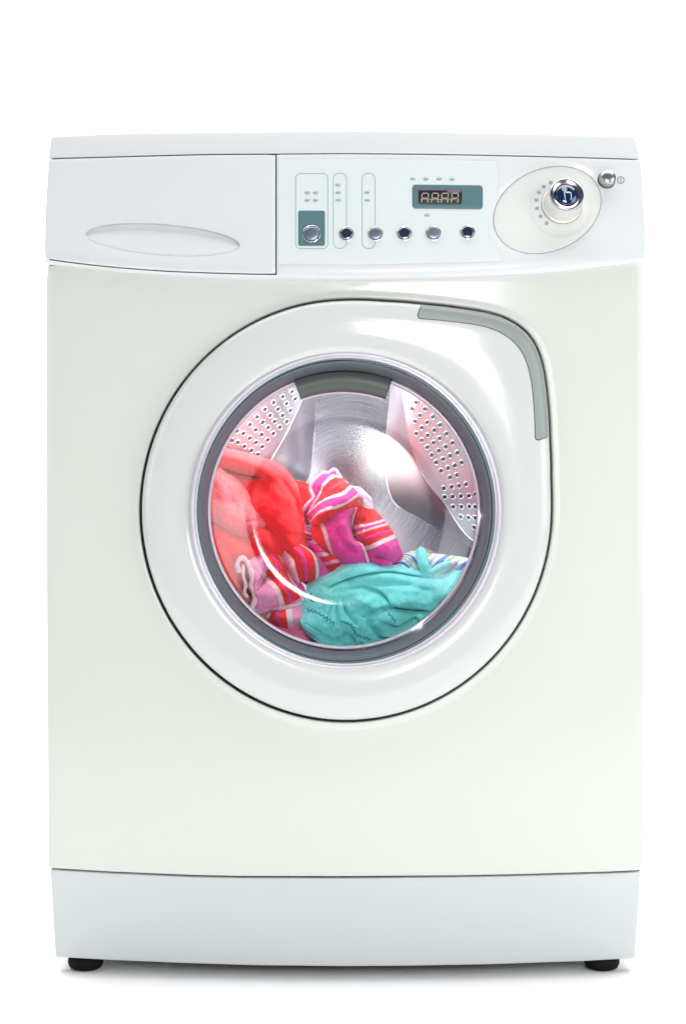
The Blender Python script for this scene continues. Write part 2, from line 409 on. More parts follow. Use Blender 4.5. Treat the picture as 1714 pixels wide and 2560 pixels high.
# ------------------------------------------------------------------ surfaces of the machine
def bow(x): return .030*(x/.3)**2
def s_body(x, z, *a): return bow(x)
ZB = lambda x: .7050+.0195*(x/.3)**2          # height of the lower edge of the fascia
DIAL = (1367, 525, 139, 102, -math.radians(23.5))
def dial_rho(px, py, cx=DIAL[0], cy=DIAL[1], a=DIAL[2], b=DIAL[3], t=DIAL[4]):
    dx, dy = px-cx, py-cy; c, s = math.cos(t), math.sin(t)
    u = dx*c+dy*s; v = -dx*s+dy*c
    return math.hypot(u/a, v/b)
def sstep(a, b, x):
    t = min(max((x-a)/(b-a), 0), 1); return t*t*(3-2*t)
def s_fascia(x, z, px, py):
    t = z-ZB(x); R = .013
    y = bow(x)-.009+.225*max(t, 0)
    if t < R:
        q = (R-max(t, -.001))/R; y += .009*(1-math.sqrt(max(0, 1-min(q, 1)**2)))
    if px > 1150:
        r = dial_rho(px, py); y += .0028*(1-sstep(1.0, 1.12, r))
        y += .0016*(1-sstep(70, 78, math.hypot(px-1400.7, (py-516.4)*1.02)))
    return y
def s_top(x, z, px, py):
    t = z-ZB(x); return bow(x)-.009+.225*t+.0004+.05*max(0, .0)
def s_plinth(x, z, *a):
    t = .121-z; return bow(x)+.007+.20*max(t, 0)

WM = thing('washing_machine', 'white front-loading washing machine with its porthole door closed and laundry inside', 'washing machine', (0, .06, 0))
def child(o): return o
def part_parent(o):     # keep world placement under the Empty
    return o

# ---- top panel
top_edge = [(134, 340.8), (289, 334), (450, 331), (697, 328.3), (857, 327.5), (1010, 328.5), (1180, 331.5), (1400, 336.5), (1580, 341.5)]
seam_top = [(122, 397), (289, 392.5), (498, 387), (688, 385.5), (857, 384.5), (1010, 385.5), (1180, 388), (1394, 393), (1599, 399)]
def yat(line, x):
    return float(np.interp(x, [p[0] for p in line], [p[1] for p in line]))
def sm(line, n):
    return [tuple(q) for q in curve_pts(line, n)]
top_poly = [(128.5, 346), (130, 342.5)]+sm(top_edge, 40)+[(1585, 343), (1588, 346.5)]+[(x, y-2) for x, y in reversed(sm(seam_top, 30))]
o = sheet('top_panel', [top_poly], s_top, M['plastic'], WM, 16, 0, .4, .0009, back=.46)
# closed lid surface behind the visible front edge
# ---- fascia (control panel) with a cut-out for the drawer
bot = [(1608, 655), (1596, 656), (1394, 680.5), (1180, 694), (1010, 700.5), (857, 703), (688, 701.5), (498, 694.5), (300, 681), (119, 661)]
dr_bot = [(115, 646.5), (200, 658), (289, 667.5), (400, 676), (498, 680.5), (600, 683.5), (687, 685)]
fascia = [(691.5, 387.5)]+[(x, y+1.2) for x, y in sm(seam_top, 40) if x > 700]+[(1604, 440), (1610, 530), (1613.5, 600), (1614, 625), (1611, 650)] \
    + sm(bot, 40)+[(113.5, 655), (113, 650)]+[(x, y+2.0) for x, y in sm(dr_bot, 24)]+[(691.5, 687)]
CP = sheet('control_panel', [fascia], s_fascia, M['plastic'], WM, 9, 0, .006, .0007, back=.2)
drawer = [(122, 399.5)]+[(x, y+1.4) for x, y in sm(seam_top, 40) if 125 < x < 686]+[(688.3, 388)]+[(688.3, 683.5)]+list(reversed([(x, y-.6) for x, y in sm(dr_bot, 24) if x < 686]))+[(112, 632), (113.5, 560), (117, 480)]
GR = (407, 599.5, 192, 38.5, math.radians(4.3))
grip = ell(*GR, n=120)
def s_drawer(x, z, px, py):
    y = s_fascia(x, z, px, py)
    r = dial_rho(px, py, GR[0], GR[1], GR[2]+8, GR[3]+8, GR[4])
    up = 1-sstep(-20, 30, py-GR[1])
    return y+.0006*(1-sstep(1.0, 1.16, r))
DR = sheet('detergent_drawer', [drawer, grip], s_drawer, M['plastic'], WM, 9, 0, .008, .0007, edge=6)
def s_grip(x, z, px, py):
    y = s_fascia(x, z, px, py)
    c, s = math.cos(GR[4]), math.sin(GR[4]); dx, dy = px-GR[0], py-GR[1]
    v = (-dx*s+dy*c)/GR[3]; u = (dx*c+dy*s)/GR[2]
    q = math.sqrt(max(0, 1-u*u))
    f = (q-v)/(2*q+.02)          # 1 at the upper edge, 0 at the lower edge
    return y+.0006+.0036*max(0, min(1, f))**1.3
grip_in = ell(GR[0], GR[1], GR[2]+2.0, GR[3]+2.0, GR[4], 120)
sheet('drawer_grip', [grip_in], s_grip, M['plastic'], DR, 8, -.0008, .0, 0, edge=5)
# dark backing behind the gaps
def s_back(x, z, px, py): return s_fascia(x, z, 0, 0)+.005
sheet('panel_backing', [[(126, 402), (420, 392), (857, 388), (1300, 394), (1590, 402), (1603, 640), (1180, 686), (857, 694), (500, 687), (124, 650)]], s_back, M['dark'], WM, 30, 0, .15, 0)

# ---- control overlay film, printed marks, indicators
ov = [(694, 396.5), (1013, 395.7), (1242, 401), (1247, 482), (1234, 504), (1223, 530), (1218.5, 556), (1221, 585), (1229, 604), (1240, 616), (1253, 626.5), (1254.5, 650), (1250, 653.5), (1087, 657.5), (902, 662), (694, 661.5)]
def s_ov(x, z, px, py): return s_fascia(x, z, px, py)
OV = sheet('control_overlay', [ov], s_ov, M['overlay'], CP, 10, .0003, .0003, .0001, segs=1, edge=6)
ring_out = dense(ov, 6)
def ring_poly(pts, wd):
    """outline and its inward offset as two loops"""
    p = np.array(pts, float); t = np.roll(p, -1, 0)-np.roll(p, 1, 0); t /= np.linalg.norm(t, axis=1)[:, None]+1e-9
    n = np.stack([-t[:, 1], t[:, 0]], 1)
    ctr = p.mean(0)
    if ((p+n-ctr)**2).sum() > ((p-ctr)**2).sum(): n = -n
    return [tuple(q) for q in p], [tuple(q) for q in p+n*wd]
def printed(name, pts, wd, m, parent, off, surf=s_fascia):
    a, b = ring_poly(pts, wd)
    return sheet(name, [a, b], surf, m, parent, 30, off, 0, 0, edge=8)
printed('grip_seam', ell(GR[0], GR[1], GR[2]+.6, GR[3]+.6, GR[4], 120), 1.1, mat('grip_line', lin('#aab0b0'), .5), DR, .0001, s_drawer)
printed('overlay_edge', [tuple(q) for q in ring_out], 1.0, mat('edge_print', lin('#c9cfcf'), .5), CP, .00038)
printed('printed_outline', rrect(738, 433, 820, 622.6, 13, 6), 1.7, M['print'], CP, .0004)
for x0, x1 in ((832, 866.5), (904, 938)):
    pts = rrect(x0, 432, x1, 622, 16, 6)
    printed('printed_outline', pts, 1.6, M['print'], CP, .0004)
sheet('teal_button_field', [rrect(745, 526.5, 812, 614.5, 5)], s_fascia, M['teal_print'], CP, 20, .0005, 0, 0)
leds = [(768, 481.7), (788.8, 481.7), (768, 500.6), (788.8, 500.6), (844.6, 462), (845, 481.3), (845, 500.2), (916.8, 481), (917.2, 500.2),
        (1031, 447), (1064, 447.3), (1097, 447.3), (1129.5, 448), (1067, 537.6)]
for lx, ly in leds:
    sheet('indicator_light', [ell(lx, ly, 6.8, 3.9, 0, 20)], s_fascia, M['led'], CP, 30, .00055, .0003, 0, edge=6)

# ---- display
DS = sheet('display', [rrect(1029.6, 461.3, 1206, 521.5, 9, 6, 2.0)], s_fascia, M['teal_print'], WM, 14, .0006, .0004, .0001, segs=1)
sheet('display_window', [rrect(1045.3, 471.8, 1153.8, 509.6, 4, 5, 1.2)], s_fascia, M['display'], DS, 14, .0009, .0003, 0)
def seg_digit(x0, y0, x1, y1, lean):
    """A seven-segment figure with its bottom bar unlit"""
    w = x1-x0; h = y1-y0; m_ = (y0+y1)/2; g = .8; t = 2.1
    def q(x, y): return (x+lean*(y1-y)/h, y)
    def bar(a, b, hor):
        if hor:
            y = a[1]; xa, xb = a[0]+g, b[0]-g
            return [q(xa, y), q(xa+t/2, y-t/2), q(xb-t/2, y-t/2), q(xb, y), q(xb-t/2, y+t/2), q(xa+t/2, y+t/2)]
        x = a[0]; ya, yb = a[1]+g, b[1]-g
        return [q(x, ya), q(x+t/2, ya+t/2), q(x+t/2, yb-t/2), q(x, yb), q(x-t/2, yb-t/2), q(x-t/2, ya+t/2)]
    on_ = [bar((x0, y0), (x1, y0), 1), bar((x0, m_), (x1, m_), 1), bar((x0, y0), (x0, m_), 0), bar((x1, y0), (x1, m_), 0), bar((x0, m_), (x0, y1), 0), bar((x1, m_), (x1, y1), 0)]
    return on_, [bar((x0, y1), (x1, y1), 1)]
def polys(name, plist, surf, off, m, parent, idx=None):
    V = []; F = []
    for p in plist:
        b = len(V); V += [on(x, y, surf, off) for x, y in p]; F.append(tuple(range(b+len(p)-1, b-1, -1)))
    return mesh(name, V, F, m, parent, False, 0, idx=idx)
for dx in (1052.5, 1077.5, 1102.2, 1127.2):
    a, b = seg_digit(dx, 483, dx+15.5, 507.6, 2.4)
    polys('digit', a+b, s_fascia, .0012, [M['segment'], M['segment_dim']], DS, idx=[0]*len(a)+[1]*len(b))
polys('colon', [ell(1098.8, 487.8, 1.5, 1.5, 0, 10), ell(1096.8, 505, 1.5, 1.5, 0, 10)], s_fascia, .0012, mat('colon_grey', lin('#85888a'), .5), DS)

# ---- push buttons
def button(px, py, r, light, tilt=(0, 0)):
    p = on(px, py, s_fascia, .0003); n = nrm(px, py, s_fascia)
    R = r*MM*1.003
    b = lathe('button', [(R*1.0, -.001), (R*1.02, .0007), (R*.985, .0014), (R*.92, .0014), (R*.88, .0004), (R*.86, -.0006)], frame_at(p, n), M['chrome'], WM, 40)
    lathe('button_gap', [(R*.89, -.0002), (R*.70, -.0002)], frame_at(p, n), M['dark'], b, 40)
    n2 = (n+Vector((tilt[0], 0, tilt[1]))).normalized()
    q = R*.82
    lathe('button_cap', [(q, -.002), (q, .0010), (q*.975, .0017), (q*.92, .0022), (q*.84, .0024), (q*.4, .00245), (0, .0025)], frame_at(p, n2), [M['cap_light'] if light else M['cap_dark']], b, 40)
    return b
button(778.8, 585, 22.5, True)
button(865.7, 585, 19, False, (.01, .01))
button(938, 585, 19, True, (.0, .02))
button(1010, 584, 19, False, (-.01, .0))
button(1082.5, 583.5, 19.5, True, (.01, .02))
button(1168, 581, 19, False, (.0, -.01))

# ---- dial plate, knob, power button
DP = sheet('dial_plate', [ell(*DIAL, n=120)], s_fascia, M['dial'], WM, 8, .0004, .0004, .0002, edge=5, segs=1)
printed('dial_edge', ell(DIAL[0], DIAL[1], DIAL[2]+1.3, DIAL[3]+1.3, DIAL[4], 120), 1.6, M['seam'], DP, .0005)
printed('dial_ring_line', ell(1400.7, 516.4, 76, 74.5, 0, 90), .9, mat('faint_line', lin('#d3d5cf'), .4), DP, .0006)
for lx, ly in ((1396.7, 452), (1376, 456.7), (1358.5, 466.5), (1346, 481), (1340, 500), (1341.6, 520.4), (1350, 541), (1365, 558)):
    sheet('indicator_dot', [ell(lx, ly, 4.9, 4.9, 0, 20)], s_fascia, M['led'], DP, 30, .0006, .0003, 0, edge=6)
kp = on(1402, 513, s_fascia, 0); kn = (nrm(1402, 560, s_body)+Vector((-.03, 0, .30))).normalized()
kf = frame_at(kp, kn); kr = 49*MM*1.005
KN = lathe('selector_knob', [(kr*1.05, -.002), (kr*1.05, .0012), (kr*1.0, .0022), (kr*.965, .0022), (kr*.955, .004), (kr*.90, .0235), (kr*.885, .0245)], kf, M['barrel'], WM, 72)
lathe('knob_rim', [(kr*.885, .0240), (kr*.875, .0262), (kr*.85, .0270), (kr*.80, .0270), (kr*.64, .0254), (kr*.60, .0250), (kr*.595, .0238)], kf, M['knob_ring'], KN, 72)
lathe('knob_seam', [(kr*1.062, .0002), (kr*1.065, .0011), (kr*1.04, .0014)], kf, M['seam'], KN, 72)
lathe('knob_lens', [(kr*.605, .0235), (kr*.595, .0250), (kr*.53, .0263), (kr*.35, .0274), (kr*.15, .0278), (0, .0279)], kf, M['blue'], KN, 60)
# pointing-hand symbol on the lens, drawn in lens coordinates (unit = 1 px of the photo)
hand = [(-3, -17), (-3.2, -13), (-4.5, 2), (-5.2, 11), (-4.8, 13.5), (-3, 14.5), (-1.4, 13.2), (-1.2, 10), (-1.0, 3), (-.5, 1.5), (1, 3), (3, 3.4), (3.6, 0), (4.2, 3.2), (6.5, 3.2), (7.5, 0.2), (8, 3), (10.4, 3), (12.2, 1.2), (12.5, -6), (12.6, -11), (10.6, -17)]
def lens_pt(u, v):
    r = math.hypot(u, v)*MM; h = .0279-.0016*(r/(kr*.55))**2+.0002
    return kf @ Vector((u*MM, v*MM, h))
hp = [lens_pt(float(q[0]), float(q[1])) for q in curve_pts([(x-3.0, y+1) for x, y in hand], 90)]
tube('hand_symbol', hp, .00036, M['symbol'], KN, 6)
tube('hand_symbol', [lens_pt(-6.2+6.0*math.cos(a), 12.5+6.0*math.sin(a)) for a in [math.radians(-50+i*280/24) for i in range(25)]], .00022, M['symbol'], KN, 6)
pp = on(1515, 450, s_fascia); pn = (nrm(1515, 450, s_fascia)+Vector((0, 0, .08))).normalized(); pf = frame_at(pp, pn); pr = 21.5*MM*1.01
PB = lathe('power_button', [(pr*1.06, -.001), (pr*1.06, .0004), (pr*.99, .0006)], pf, M['ink'], WM, 48)
lathe('power_button_cap', [(pr*.98, -.001), (pr*.96, .004), (pr*.92, .0065), (pr*.88, .0074), (pr*.80, .0082), (pr*.6, .0090), (pr*.3, .0095), (0, .0096)], pf, M['soft_chrome'], PB, 48)
printed('power_symbol', ell(1550.5, 450, 9.0, 9.0, 0, 32), 1.4, M['ink'], CP, .0004)
polys('power_symbol', [[(1549.8, 444.5), (1551.2, 444.5), (1551.2, 455.5), (1549.8, 455.5)]], s_fascia, .0004, M['ink'], CP)

# ---- cabinet with door recess
CX, CY = 865.0, 1276.0
RA, RB = 510.0, 524.0
tr = [(865, 752), (960, 755.5), (1060, 763.5), (1160, 775), (1230, 785), (1266, 797), (1296, 814), (1320, 835), (1336, 858), (1348, 889), (1357, 930), (1365, 1000), (1370, 1100), (1373, 1200), (1374.5, 1290), (1374, 1330)]
ta = np.array([math.atan2(-(y-CY), x-CX) for x, y in tr]); trr = np.array([math.hypot(x-CX, y-CY) for x, y in tr])
oo = np.argsort(ta); ta = ta[oo]; trr = trr[oo]
NA = 360
ang = np.linspace(0, 2*PI, NA, endpoint=False)
def ellr(a): return RA*RB/np.sqrt((RB*np.cos(a))**2+(RA*np.sin(a))**2)
rr = ellr(ang)
aa = np.where(ang > PI, ang-2*PI, ang)
kk = (aa > ta[0]) & (aa < ta[-1])
rr[kk] = np.maximum(np.interp(aa[kk], ta, trr), 0)
for _ in range(14): rr = (np.roll(rr, 1)+2*rr+np.roll(rr, -1))/4
def Rdoor(a): return float(np.interp(a % (2*PI), np.append(ang, 2*PI), np.append(rr, rr[0])))
RIN = 386.0; RING = 1.02
def rin(a): 
    return RIN/math.sqrt(math.cos(a)**2+(math.sin(a)/RING)**2)
def polar(a, r): return (CX+r*math.cos(a), CY-r*math.sin(a))
outl = np.array([polar(a, r) for a, r in zip(ang, rr)])
tg = np.roll(outl, -1, 0)-np.roll(outl, 1, 0); tg /= np.linalg.norm(tg, axis=1)[:, None]
on_n = np.stack([-tg[:, 1], tg[:, 0]], 1)
if ((outl+on_n-[CX, CY])**2).sum() < ((outl-[CX, CY])**2).sum(): on_n = -on_n
def offs(d):
    g = np.clip(np.cos(ang-math.radians(222)), 0, 1)*2.2      # the gap opens a little towards the lower left
    return outl+on_n*(d+g*max(0, 1-d/30))[:, None] 
body = [(119, 664)]+[(x, y-8) for x, y in reversed(sm(bot, 30)) if 130 < x < 1590]+[(1602, 648), (1608, 656)] + \
    [(1609, 720), (1608.5, 1400), (1607, 2165), (1604, 2172)] + [(1597, 2176), (1523, 2179.5), (1300, 2186), (1146, 2189), (857, 2191), (600, 2190.5), (478, 2188), (279, 2179.5), (126, 2170.5)] + [(121, 2166), (117.5, 1500), (116.5, 720)]
body = [(x, y) for x, y in body]
CB = sheet('cabinet', [body, [tuple(q) for q in offs(27)]], s_body, M['enamel'], WM, 26, 0, .4, .0016, back=.56, hole_round=False)
# moulded lip around the door opening
prof = [(27, 0), (23.5, -.0001), (20, -.0004), (16, -.0010), (12.5, -.0015), (10, -.0014), (8, -.0008), (6.4, .0002), (5.2, .0016), (4.4, .0034), (3.9, .006), (3.7, .0088), (3.6, .012), (3.6, .045)]
V = []; F = []
for d, dy in prof:
    for q in offs(d):
        p = on(q[0], q[1], s_body); g_ = math.atan2(-(q[1]-CY), q[0]-CX); f_ = .35+.65*max(0, math.cos(g_-math.radians(40)))
        V.append(P(q[0], q[1], p.y+(dy*f_ if dy < 0 else dy)) if dy < .0089 else Vector((V[-NA].x, p.y+dy, V[-NA].z)))
for k in range(len(prof)-1):
    for i in range(NA):
        j = (i+1) % NA; F.append((k*NA+i, k*NA+j, (k+1)*NA+j, (k+1)*NA+i))
mesh('door_surround', V, F, M['enamel'], CB)
# floor of the recess, seen as the dark gap
V = [P(*q, .045) for q in offs(6)]+[P(*polar(a, 400), .045) for a in ang]
F = [(i, (i+1) % NA, NA+(i+1) % NA, NA+i) for i in range(NA)]
mesh('recess_floor', V, F, M['enamel'], CB)

# ---- plinth and feet
pl = [(127, 2175)]+[(279, 2183.5), (478, 2192.5), (600, 2195), (857, 2196), (1146, 2193), (1300, 2190), (1523, 2183.5), (1597, 2180.5), (1600, 2182)] + \
    [(1593, 2290), (1586, 2394), (1584, 2396)]+[(1450, 2403.5), (1217, 2411.5), (1010, 2415), (857, 2416), (627, 2413.5), (430, 2407), (279, 2400.5), (143, 2393), (140, 2391)]+[(133, 2280)]
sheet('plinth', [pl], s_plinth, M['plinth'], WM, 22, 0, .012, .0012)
def s_pb(x, z, *a): return s_plinth(x, z)+.008
sheet('plinth_backing', [[(129, 2170), (857, 2188), (1598, 2173), (1590, 2330), (140, 2330)]], s_pb, M['dark'], WM, 60, 0, .05, 0)
V = []                                                   # bottom pan of the cabinet, so the gap under the plinth is dark
for x, y in ((-.285, .075), (.285, .075), (.285, .55), (-.285, .55)): V += [(x, y, .016), (x, y, .12)]
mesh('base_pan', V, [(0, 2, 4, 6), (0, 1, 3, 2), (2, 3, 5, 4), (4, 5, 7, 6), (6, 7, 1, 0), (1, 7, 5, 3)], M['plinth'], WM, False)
ft = [(0, 0), (.0125, 0), (.0165, .0022), (.0182, .006), (.0184, .0095), (.0172, .0125), (.0135, .0135), (.0125, .016), (.0125, .034)]
for x, y in ((-.2660, .071), (.2675, .071), (-.262, .50), (.262, .50)):
    lathe('foot', ft, Matrix.Translation((x, y, 0)), M['rubber'], WM, 40)

# ---- door
DPROF = [(0, .030), (.0, .004), (.004, -.0050), (.012, -.0078), (.028, -.0098), (.06, -.0115), (.12, -.0128), (.25, -.0140), (.45, -.0148), (.65, -.0146), (.80, -.0138), (.90, -.0128), (.96, -.0114), (.985, -.0098), (1.0, -.0065)]
dt = np.array([p[0] for p in DPROF[1:]]); dh = np.array([p[1] for p in DPROF[1:]])
def dprof(t): return float(np.interp(t, dt, dh))
def s_door(x, z, px, py):
    a = math.atan2(-(py-CY), px-CX); r = math.hypot(px-CX, py-CY); R = Rdoor(a); q = rin(a)
    return bow(x)+dprof((R-r)/(R-q))
V = []; F = []
ts = [0, 0, .002, .004, .008, .012, .02, .028, .04, .06, .09, .12, .18, .25, .32, .39, .45, .52, .58, .65, .72, .80, .86, .90, .93, .96, .985, 1.0]
for k, t in enumerate(ts):
    for a in ang:
        R = Rdoor(a); q = rin(a); px, py = polar(a, R+(q-R)*t)
        p = on(px, py, lambda x, z, *b: bow(x)+dprof(t))
        if k == 0: p = Vector((p.x, p.y+.032, p.z))
        V.append(p)
for k in range(len(ts)-1):
    for i in range(NA):
        j = (i+1) % NA; F.append((k*NA+i, k*NA+j, (k+1)*NA+j, (k+1)*NA+i))
DO = mesh('door', V, F, M['door_plastic'], WM)
# grey-green grip strip along the upper right edge
a1 = math.atan2(-(764-CY), 1053-CX); a0 = math.atan2(-(1090-CY), 1371-CX)
def strip(name, d0, d1, off, m, parent, A0, A1, n=80, corner=0, k=8):
    V = []; F = []
    for i in range(n+1):
        a = A0+(A1-A0)*i/n; R = Rdoor(a)
        arc = min(i, n-i)/n*abs(A1-A0)*480
        d1_ = d1-(corner-math.sqrt(max(0, corner**2-(corner-arc)**2)) if arc < corner else 0)
        for j in range(k+1):
            d = d0+(d1_-d0)*j/k; px, py = polar(a, R-d); V.append(on(px, py, s_door, off))
    for i in range(n):
        for j in range(k): q = i*(k+1)+j; F.append((q, q+k+1, q+k+2, q+1))
    return mesh(name, V, F, m, parent)
strip('door_handle', 2.2, 36, .0005, M['handle'], DO, a0, a1, corner=9)
strip('handle_seam', 2.2, 38.0, .0002, M['handle_seam'], DO, a0-.004, a1+.004, corner=10)

# porthole rings, each a separate turned piece (rx in photo px, depth in m)
def ringpiece(name, prof, m, parent, cx=862, cy=1276.5, n=240, zs=1.025, a0=None, a1=None):
    V = []; F = []
    full = a0 is None
    A = [2*PI*i/n for i in range(n)] if full else [a0+(a1-a0)*i/(n-1) for i in range(n)]
    for r, y in prof:
        for a in A:
            px = cx+r*math.cos(a); py = cy-r*zs*math.sin(a); V.append(P(px, py, y))
    for k in range(len(prof)-1):
        for i in range(n if full else n-1):
            j = (i+1) % n; F.append((k*n+i, k*n+j, (k+1)*n+j, (k+1)*n+i))
    return mesh(name, V, F, m, parent)
ringpiece('trim_ring', [(392, .004), (391, -.0010), (390, -.0062), (388, -.0090), (386, -.0102), (383.5, -.0106), (381, -.0102), (379.5, -.0085), (378, -.0075), (376.5, -.0085), (374.5, -.0088), (373, -.0078), (372, -.005), (371.5, .004)], M['trim'], DO, 864, 1277)
ringpiece('seal_ring', [(373, .002), (373, -.0050), (371, -.0060), (368.5, -.0052), (367.5, -.001)], M['green_trim'], DO, 862)
ringpiece('door_gasket', [(369, .000), (368.5, -.0042), (366, -.0058), (361, -.0046), (355, .000), (349, .006), (344, .0125), (341.5, .017), (341, .022)], M['gasket'], DO, 860.5, 1277, zs=1.022)
ringpiece('inner_ring', [(342, .020), (341, .0165), (338.5, .0150), (335, .0160), (332.5, .0190), (331.5, .024), (331.5, .05)], M['inner_trim'], DO, 859, 1276.5, zs=1.018)
# glass bowl
BW = [(.1335, .020), (.130, .0225), (.122, .0278), (.113, .0337), (.105, .0390), (.099, .0423), (.095, .0439), (.0915, .0447), (.088, .0449), (.084, .0448), (.078, .0445), (.068, .0440), (.05, .0433), (.03, .0428), (.012, .0426)]
bw_r = np.array([b[0] for b in BW][::-1]); bw_y = np.array([b[1] for b in BW][::-1])
def bowl(px, py):
    r = math.hypot(px-860, (py-1276)/1.02)*MM
    return float(np.interp(r, bw_r, bw_y))+.003*max(0, 1-(r/.09)**2)
V = []; F = []; n = 200
fine_r = list(np.linspace(.1335, .104, 16))+list(np.linspace(.103, .083, 26))+list(np.linspace(.078, .006, 12))
from bisect import bisect
def smooth_bowl(r):
    return sum(float(np.interp(max(0, r+d), bw_r, bw_y)) for d in (-.006, -.005, -.004, -.003, -.002, -.001, 0, .001, .002, .003, .004, .005, .006))/13
for r in fine_r:
    for i in range(n):
        a = 2*PI*i/n; V.append(P(860+r/MM*math.cos(a), 1276.5-r/MM*1.02*math.sin(a), smooth_bowl(r)))
for k in range(len(fine_r)-1):
    for i in range(n): j = (i+1) % n; F.append((k*n+i, k*n+j, (k+1)*n+j, (k+1)*n+i))
F.append(tuple((len(fine_r)-1)*n+i for i in range(n)))
mesh('door_glass', V, F, M['glass'], DO)
# charcoal block clipped over the top of the glass, with its pale lower lip
def arcblock(name, r0, r1, adeg, y0, m, parent, cx=857, cy=1290, zs=1.0, bulge=.006, bev=.001):
    n = 40; k = 10; V = []; F = []
    for i in range(n):
        a = math.radians(90+adeg-2*adeg*i/(n-1))
        for j in range(k+1):
            t = j/k; r = r0+(r1-r0)*t
            V.append(P(cx+r*math.cos(a), cy-r*zs*math.sin(a), y0-bulge*math.sin(PI*min(1, t*.9+.1))**.6))
        r = r1; V.append(P(cx+r*math.cos(a), cy-r*zs*math.sin(a), y0+.03)); V.append(P(cx+r0*math.cos(a), cy-r0*zs*math.sin(a), y0+.03))
    w_ = k+3
    for i in range(n-1):
        for j in range(w_): a, b = i*w_+j, i*w_+(j+1) % w_; F.append((a, a+w_, b+w_, b))
    F.append(tuple(range(w_-1, -1, -1))); F.append(tuple((n-1)*w_+j for j in range(w_)))
    return mesh(name, V, F, m, parent, True, bev, 3)
arcblock('glass_clip', 361, 311, 19.9, .016, M['block'], DO)
arcblock('clip_lip', 312, 305, 19.5, .020, M['inner_trim'], DO, bulge=.002, bev=0)

# ------------------------------------------------------------------ drum
YB = .180; YL = .128; YR = .100
def grid_patch(rows, nu, nv):
    rows = [[np.array(q, float) for q in r] for r in rows]
    out = []
    for i in range(nv):
        v = i/(nv-1)
        row = []
        for j in range(nu):
            u = j/(nu-1); row.append(crom([crom(r, u) for r in rows], v))
        out.append(row)
    return out
def quads(nu, nv, base=0):
    return [(base+i*nu+j, base+(i+1)*nu+j, base+(i+1)*nu+j+1, base+i*nu+j+1) for i in range(nv-1) for j in range(nu-1)]
def wall(name, rows, nu, nv, m, parent):
    g = grid_patch(rows, nu, nv)
    V = [P(*q) for r in g for q in r]
    return mesh(name, V, quads(nu, nv), m, parent)
dc = P(868, 1205, YB)
V = []; F = []; n = 120; rs = [.0001, .01, .02, .03, .045, .06, .08, .1, .13, .165]
for r in rs:
    for i in range(n):
        a = 2*PI*i/n; V.append(Vector((r*math.cos(a), .018*(r/.16)**2*-1+.0045*math.exp(-(r/.02)**2), r*math.sin(a))))
for k in range(len(rs)-1):
    for i in range(n): j = (i+1) % n; F.append((k*n+i, (k+1)*n+i, (k+1)*n+j, k*n+j))
DRM = mesh('drum', V, F, M['plate'], WM); DRM.location = dc-Vector(WM.location)
def drum_child(o):
    o.location = -dc; return o
L2 = [(798, 930), (794, 983), (790, 1030), (786, 1085), (782, 1140), (774, 1188), (757, 1214), (720, 1250), (660, 1300), (590, 1350)]
L1 = [(785, 930), (762, 985), (740, 1035), (712, 1093), (690, 1130), (674, 1157), (650, 1195), (618, 1245), (585, 1290), (545, 1330)]
LO = [(800, 890), (745, 905), (690, 925), (640, 955), (590, 995), (550, 1040), (520, 1090), (500, 1140), (490, 1200), (480, 1260)]
R2 = [(974, 930), (971, 983), (966, 1040), (962, 1098), (962, 1150), (967, 1205), (982, 1255), (1044, 1296), (1100, 1330), (1176, 1375), (1215, 1400)]
R1 = [(1000, 930), (1006, 985), (1016, 1065), (1028, 1115), (1042, 1155), (1057, 1190), (1076, 1217), (1112, 1261), (1148, 1318), (1179, 1350), (1220, 1370)]
RO = [(1010, 890), (1060, 905), (1110, 935), (1150, 975), (1185, 1020), (1210, 1070), (1228, 1120), (1238, 1175), (1244, 1230), (1240, 1290), (1232, 1345)]
def band(A, B, ya, yb, bulge=0, k=6, lift=0):
    rows = []
    for t in np.linspace(0, 1, k):
        rows.append([(a[0]+(b[0]-a[0])*t, a[1]+(b[1]-a[1])*t, ya+(yb-ya)*t-bulge*math.sin(PI*t)) for a, b in zip(A, B)])
    return rows
def dense_line(L, n): return [tuple(q) for q in curve_pts(L, n)]
for A, B, O in ((L2, L1, LO), (R2, R1, RO)):
    A, B, O = (dense_line(q, 14) for q in (A, B, O))
    drum_child(wall('drum_lifter', band(A, B, YB-.002, YL, .006), 60, 14, M['steel'], DRM))
    wl = drum_child(wall('drum_wall', band(B, O, YL+.0005, YR, .0), 60, 10, M['steel'], DRM))
    # bright rolled crease where lifter and wall meet
    drum_child(tube('drum_crease', [P(q[0], q[1], YL+.0002) for q in dense_line(B, 60)], .0006, M['steel'], DRM, 8))
    drum_child(tube('drum_crease', [P(q[0], q[1], YB-.0025) for q in dense_line(A, 60)], .0006, M['steel'], DRM, 8))
    if A is not None and O[0][0] < 900: wl_l = wl
    else: wl_r = wl
# outer shell and lower wall
V = []; F = []; n = 96
for r, y in ((.163, .035), (.166, .06), (.166, .2), (.155, .215), (.02, .215)):
    for i in range(n):
        a = 2*PI*i/n; V.append(P(862+r/MM*math.cos(a), 1276-r/MM*math.sin(a), 0)*1.0); V[-1].y = y
for k in range(4):
    for i in range(n): j = (i+1) % n; F.append((k*n+i, k*n+j, (k+1)*n+j, (k+1)*n+i))
drum_child(mesh('drum_shell', V, F, M['steel'], DRM))
V = []; F = []; m_ = 60
for r, y in ((405, .06), (380, YR), (300, .12), (240, .15), (200, YB-.004)):
    for i in range(m_):
        a = math.radians(185+150*i/(m_-1)); V.append(P(862+r*math.cos(a), 1276-r*math.sin(a), y))
for k in range(4):
    for i in range(m_-1): F.append((k*m_+i, k*m_+i+1, (k+1)*m_+i+1, (k+1)*m_+i))
drum_child(mesh('drum_wall', V, F, M['steel'], DRM))
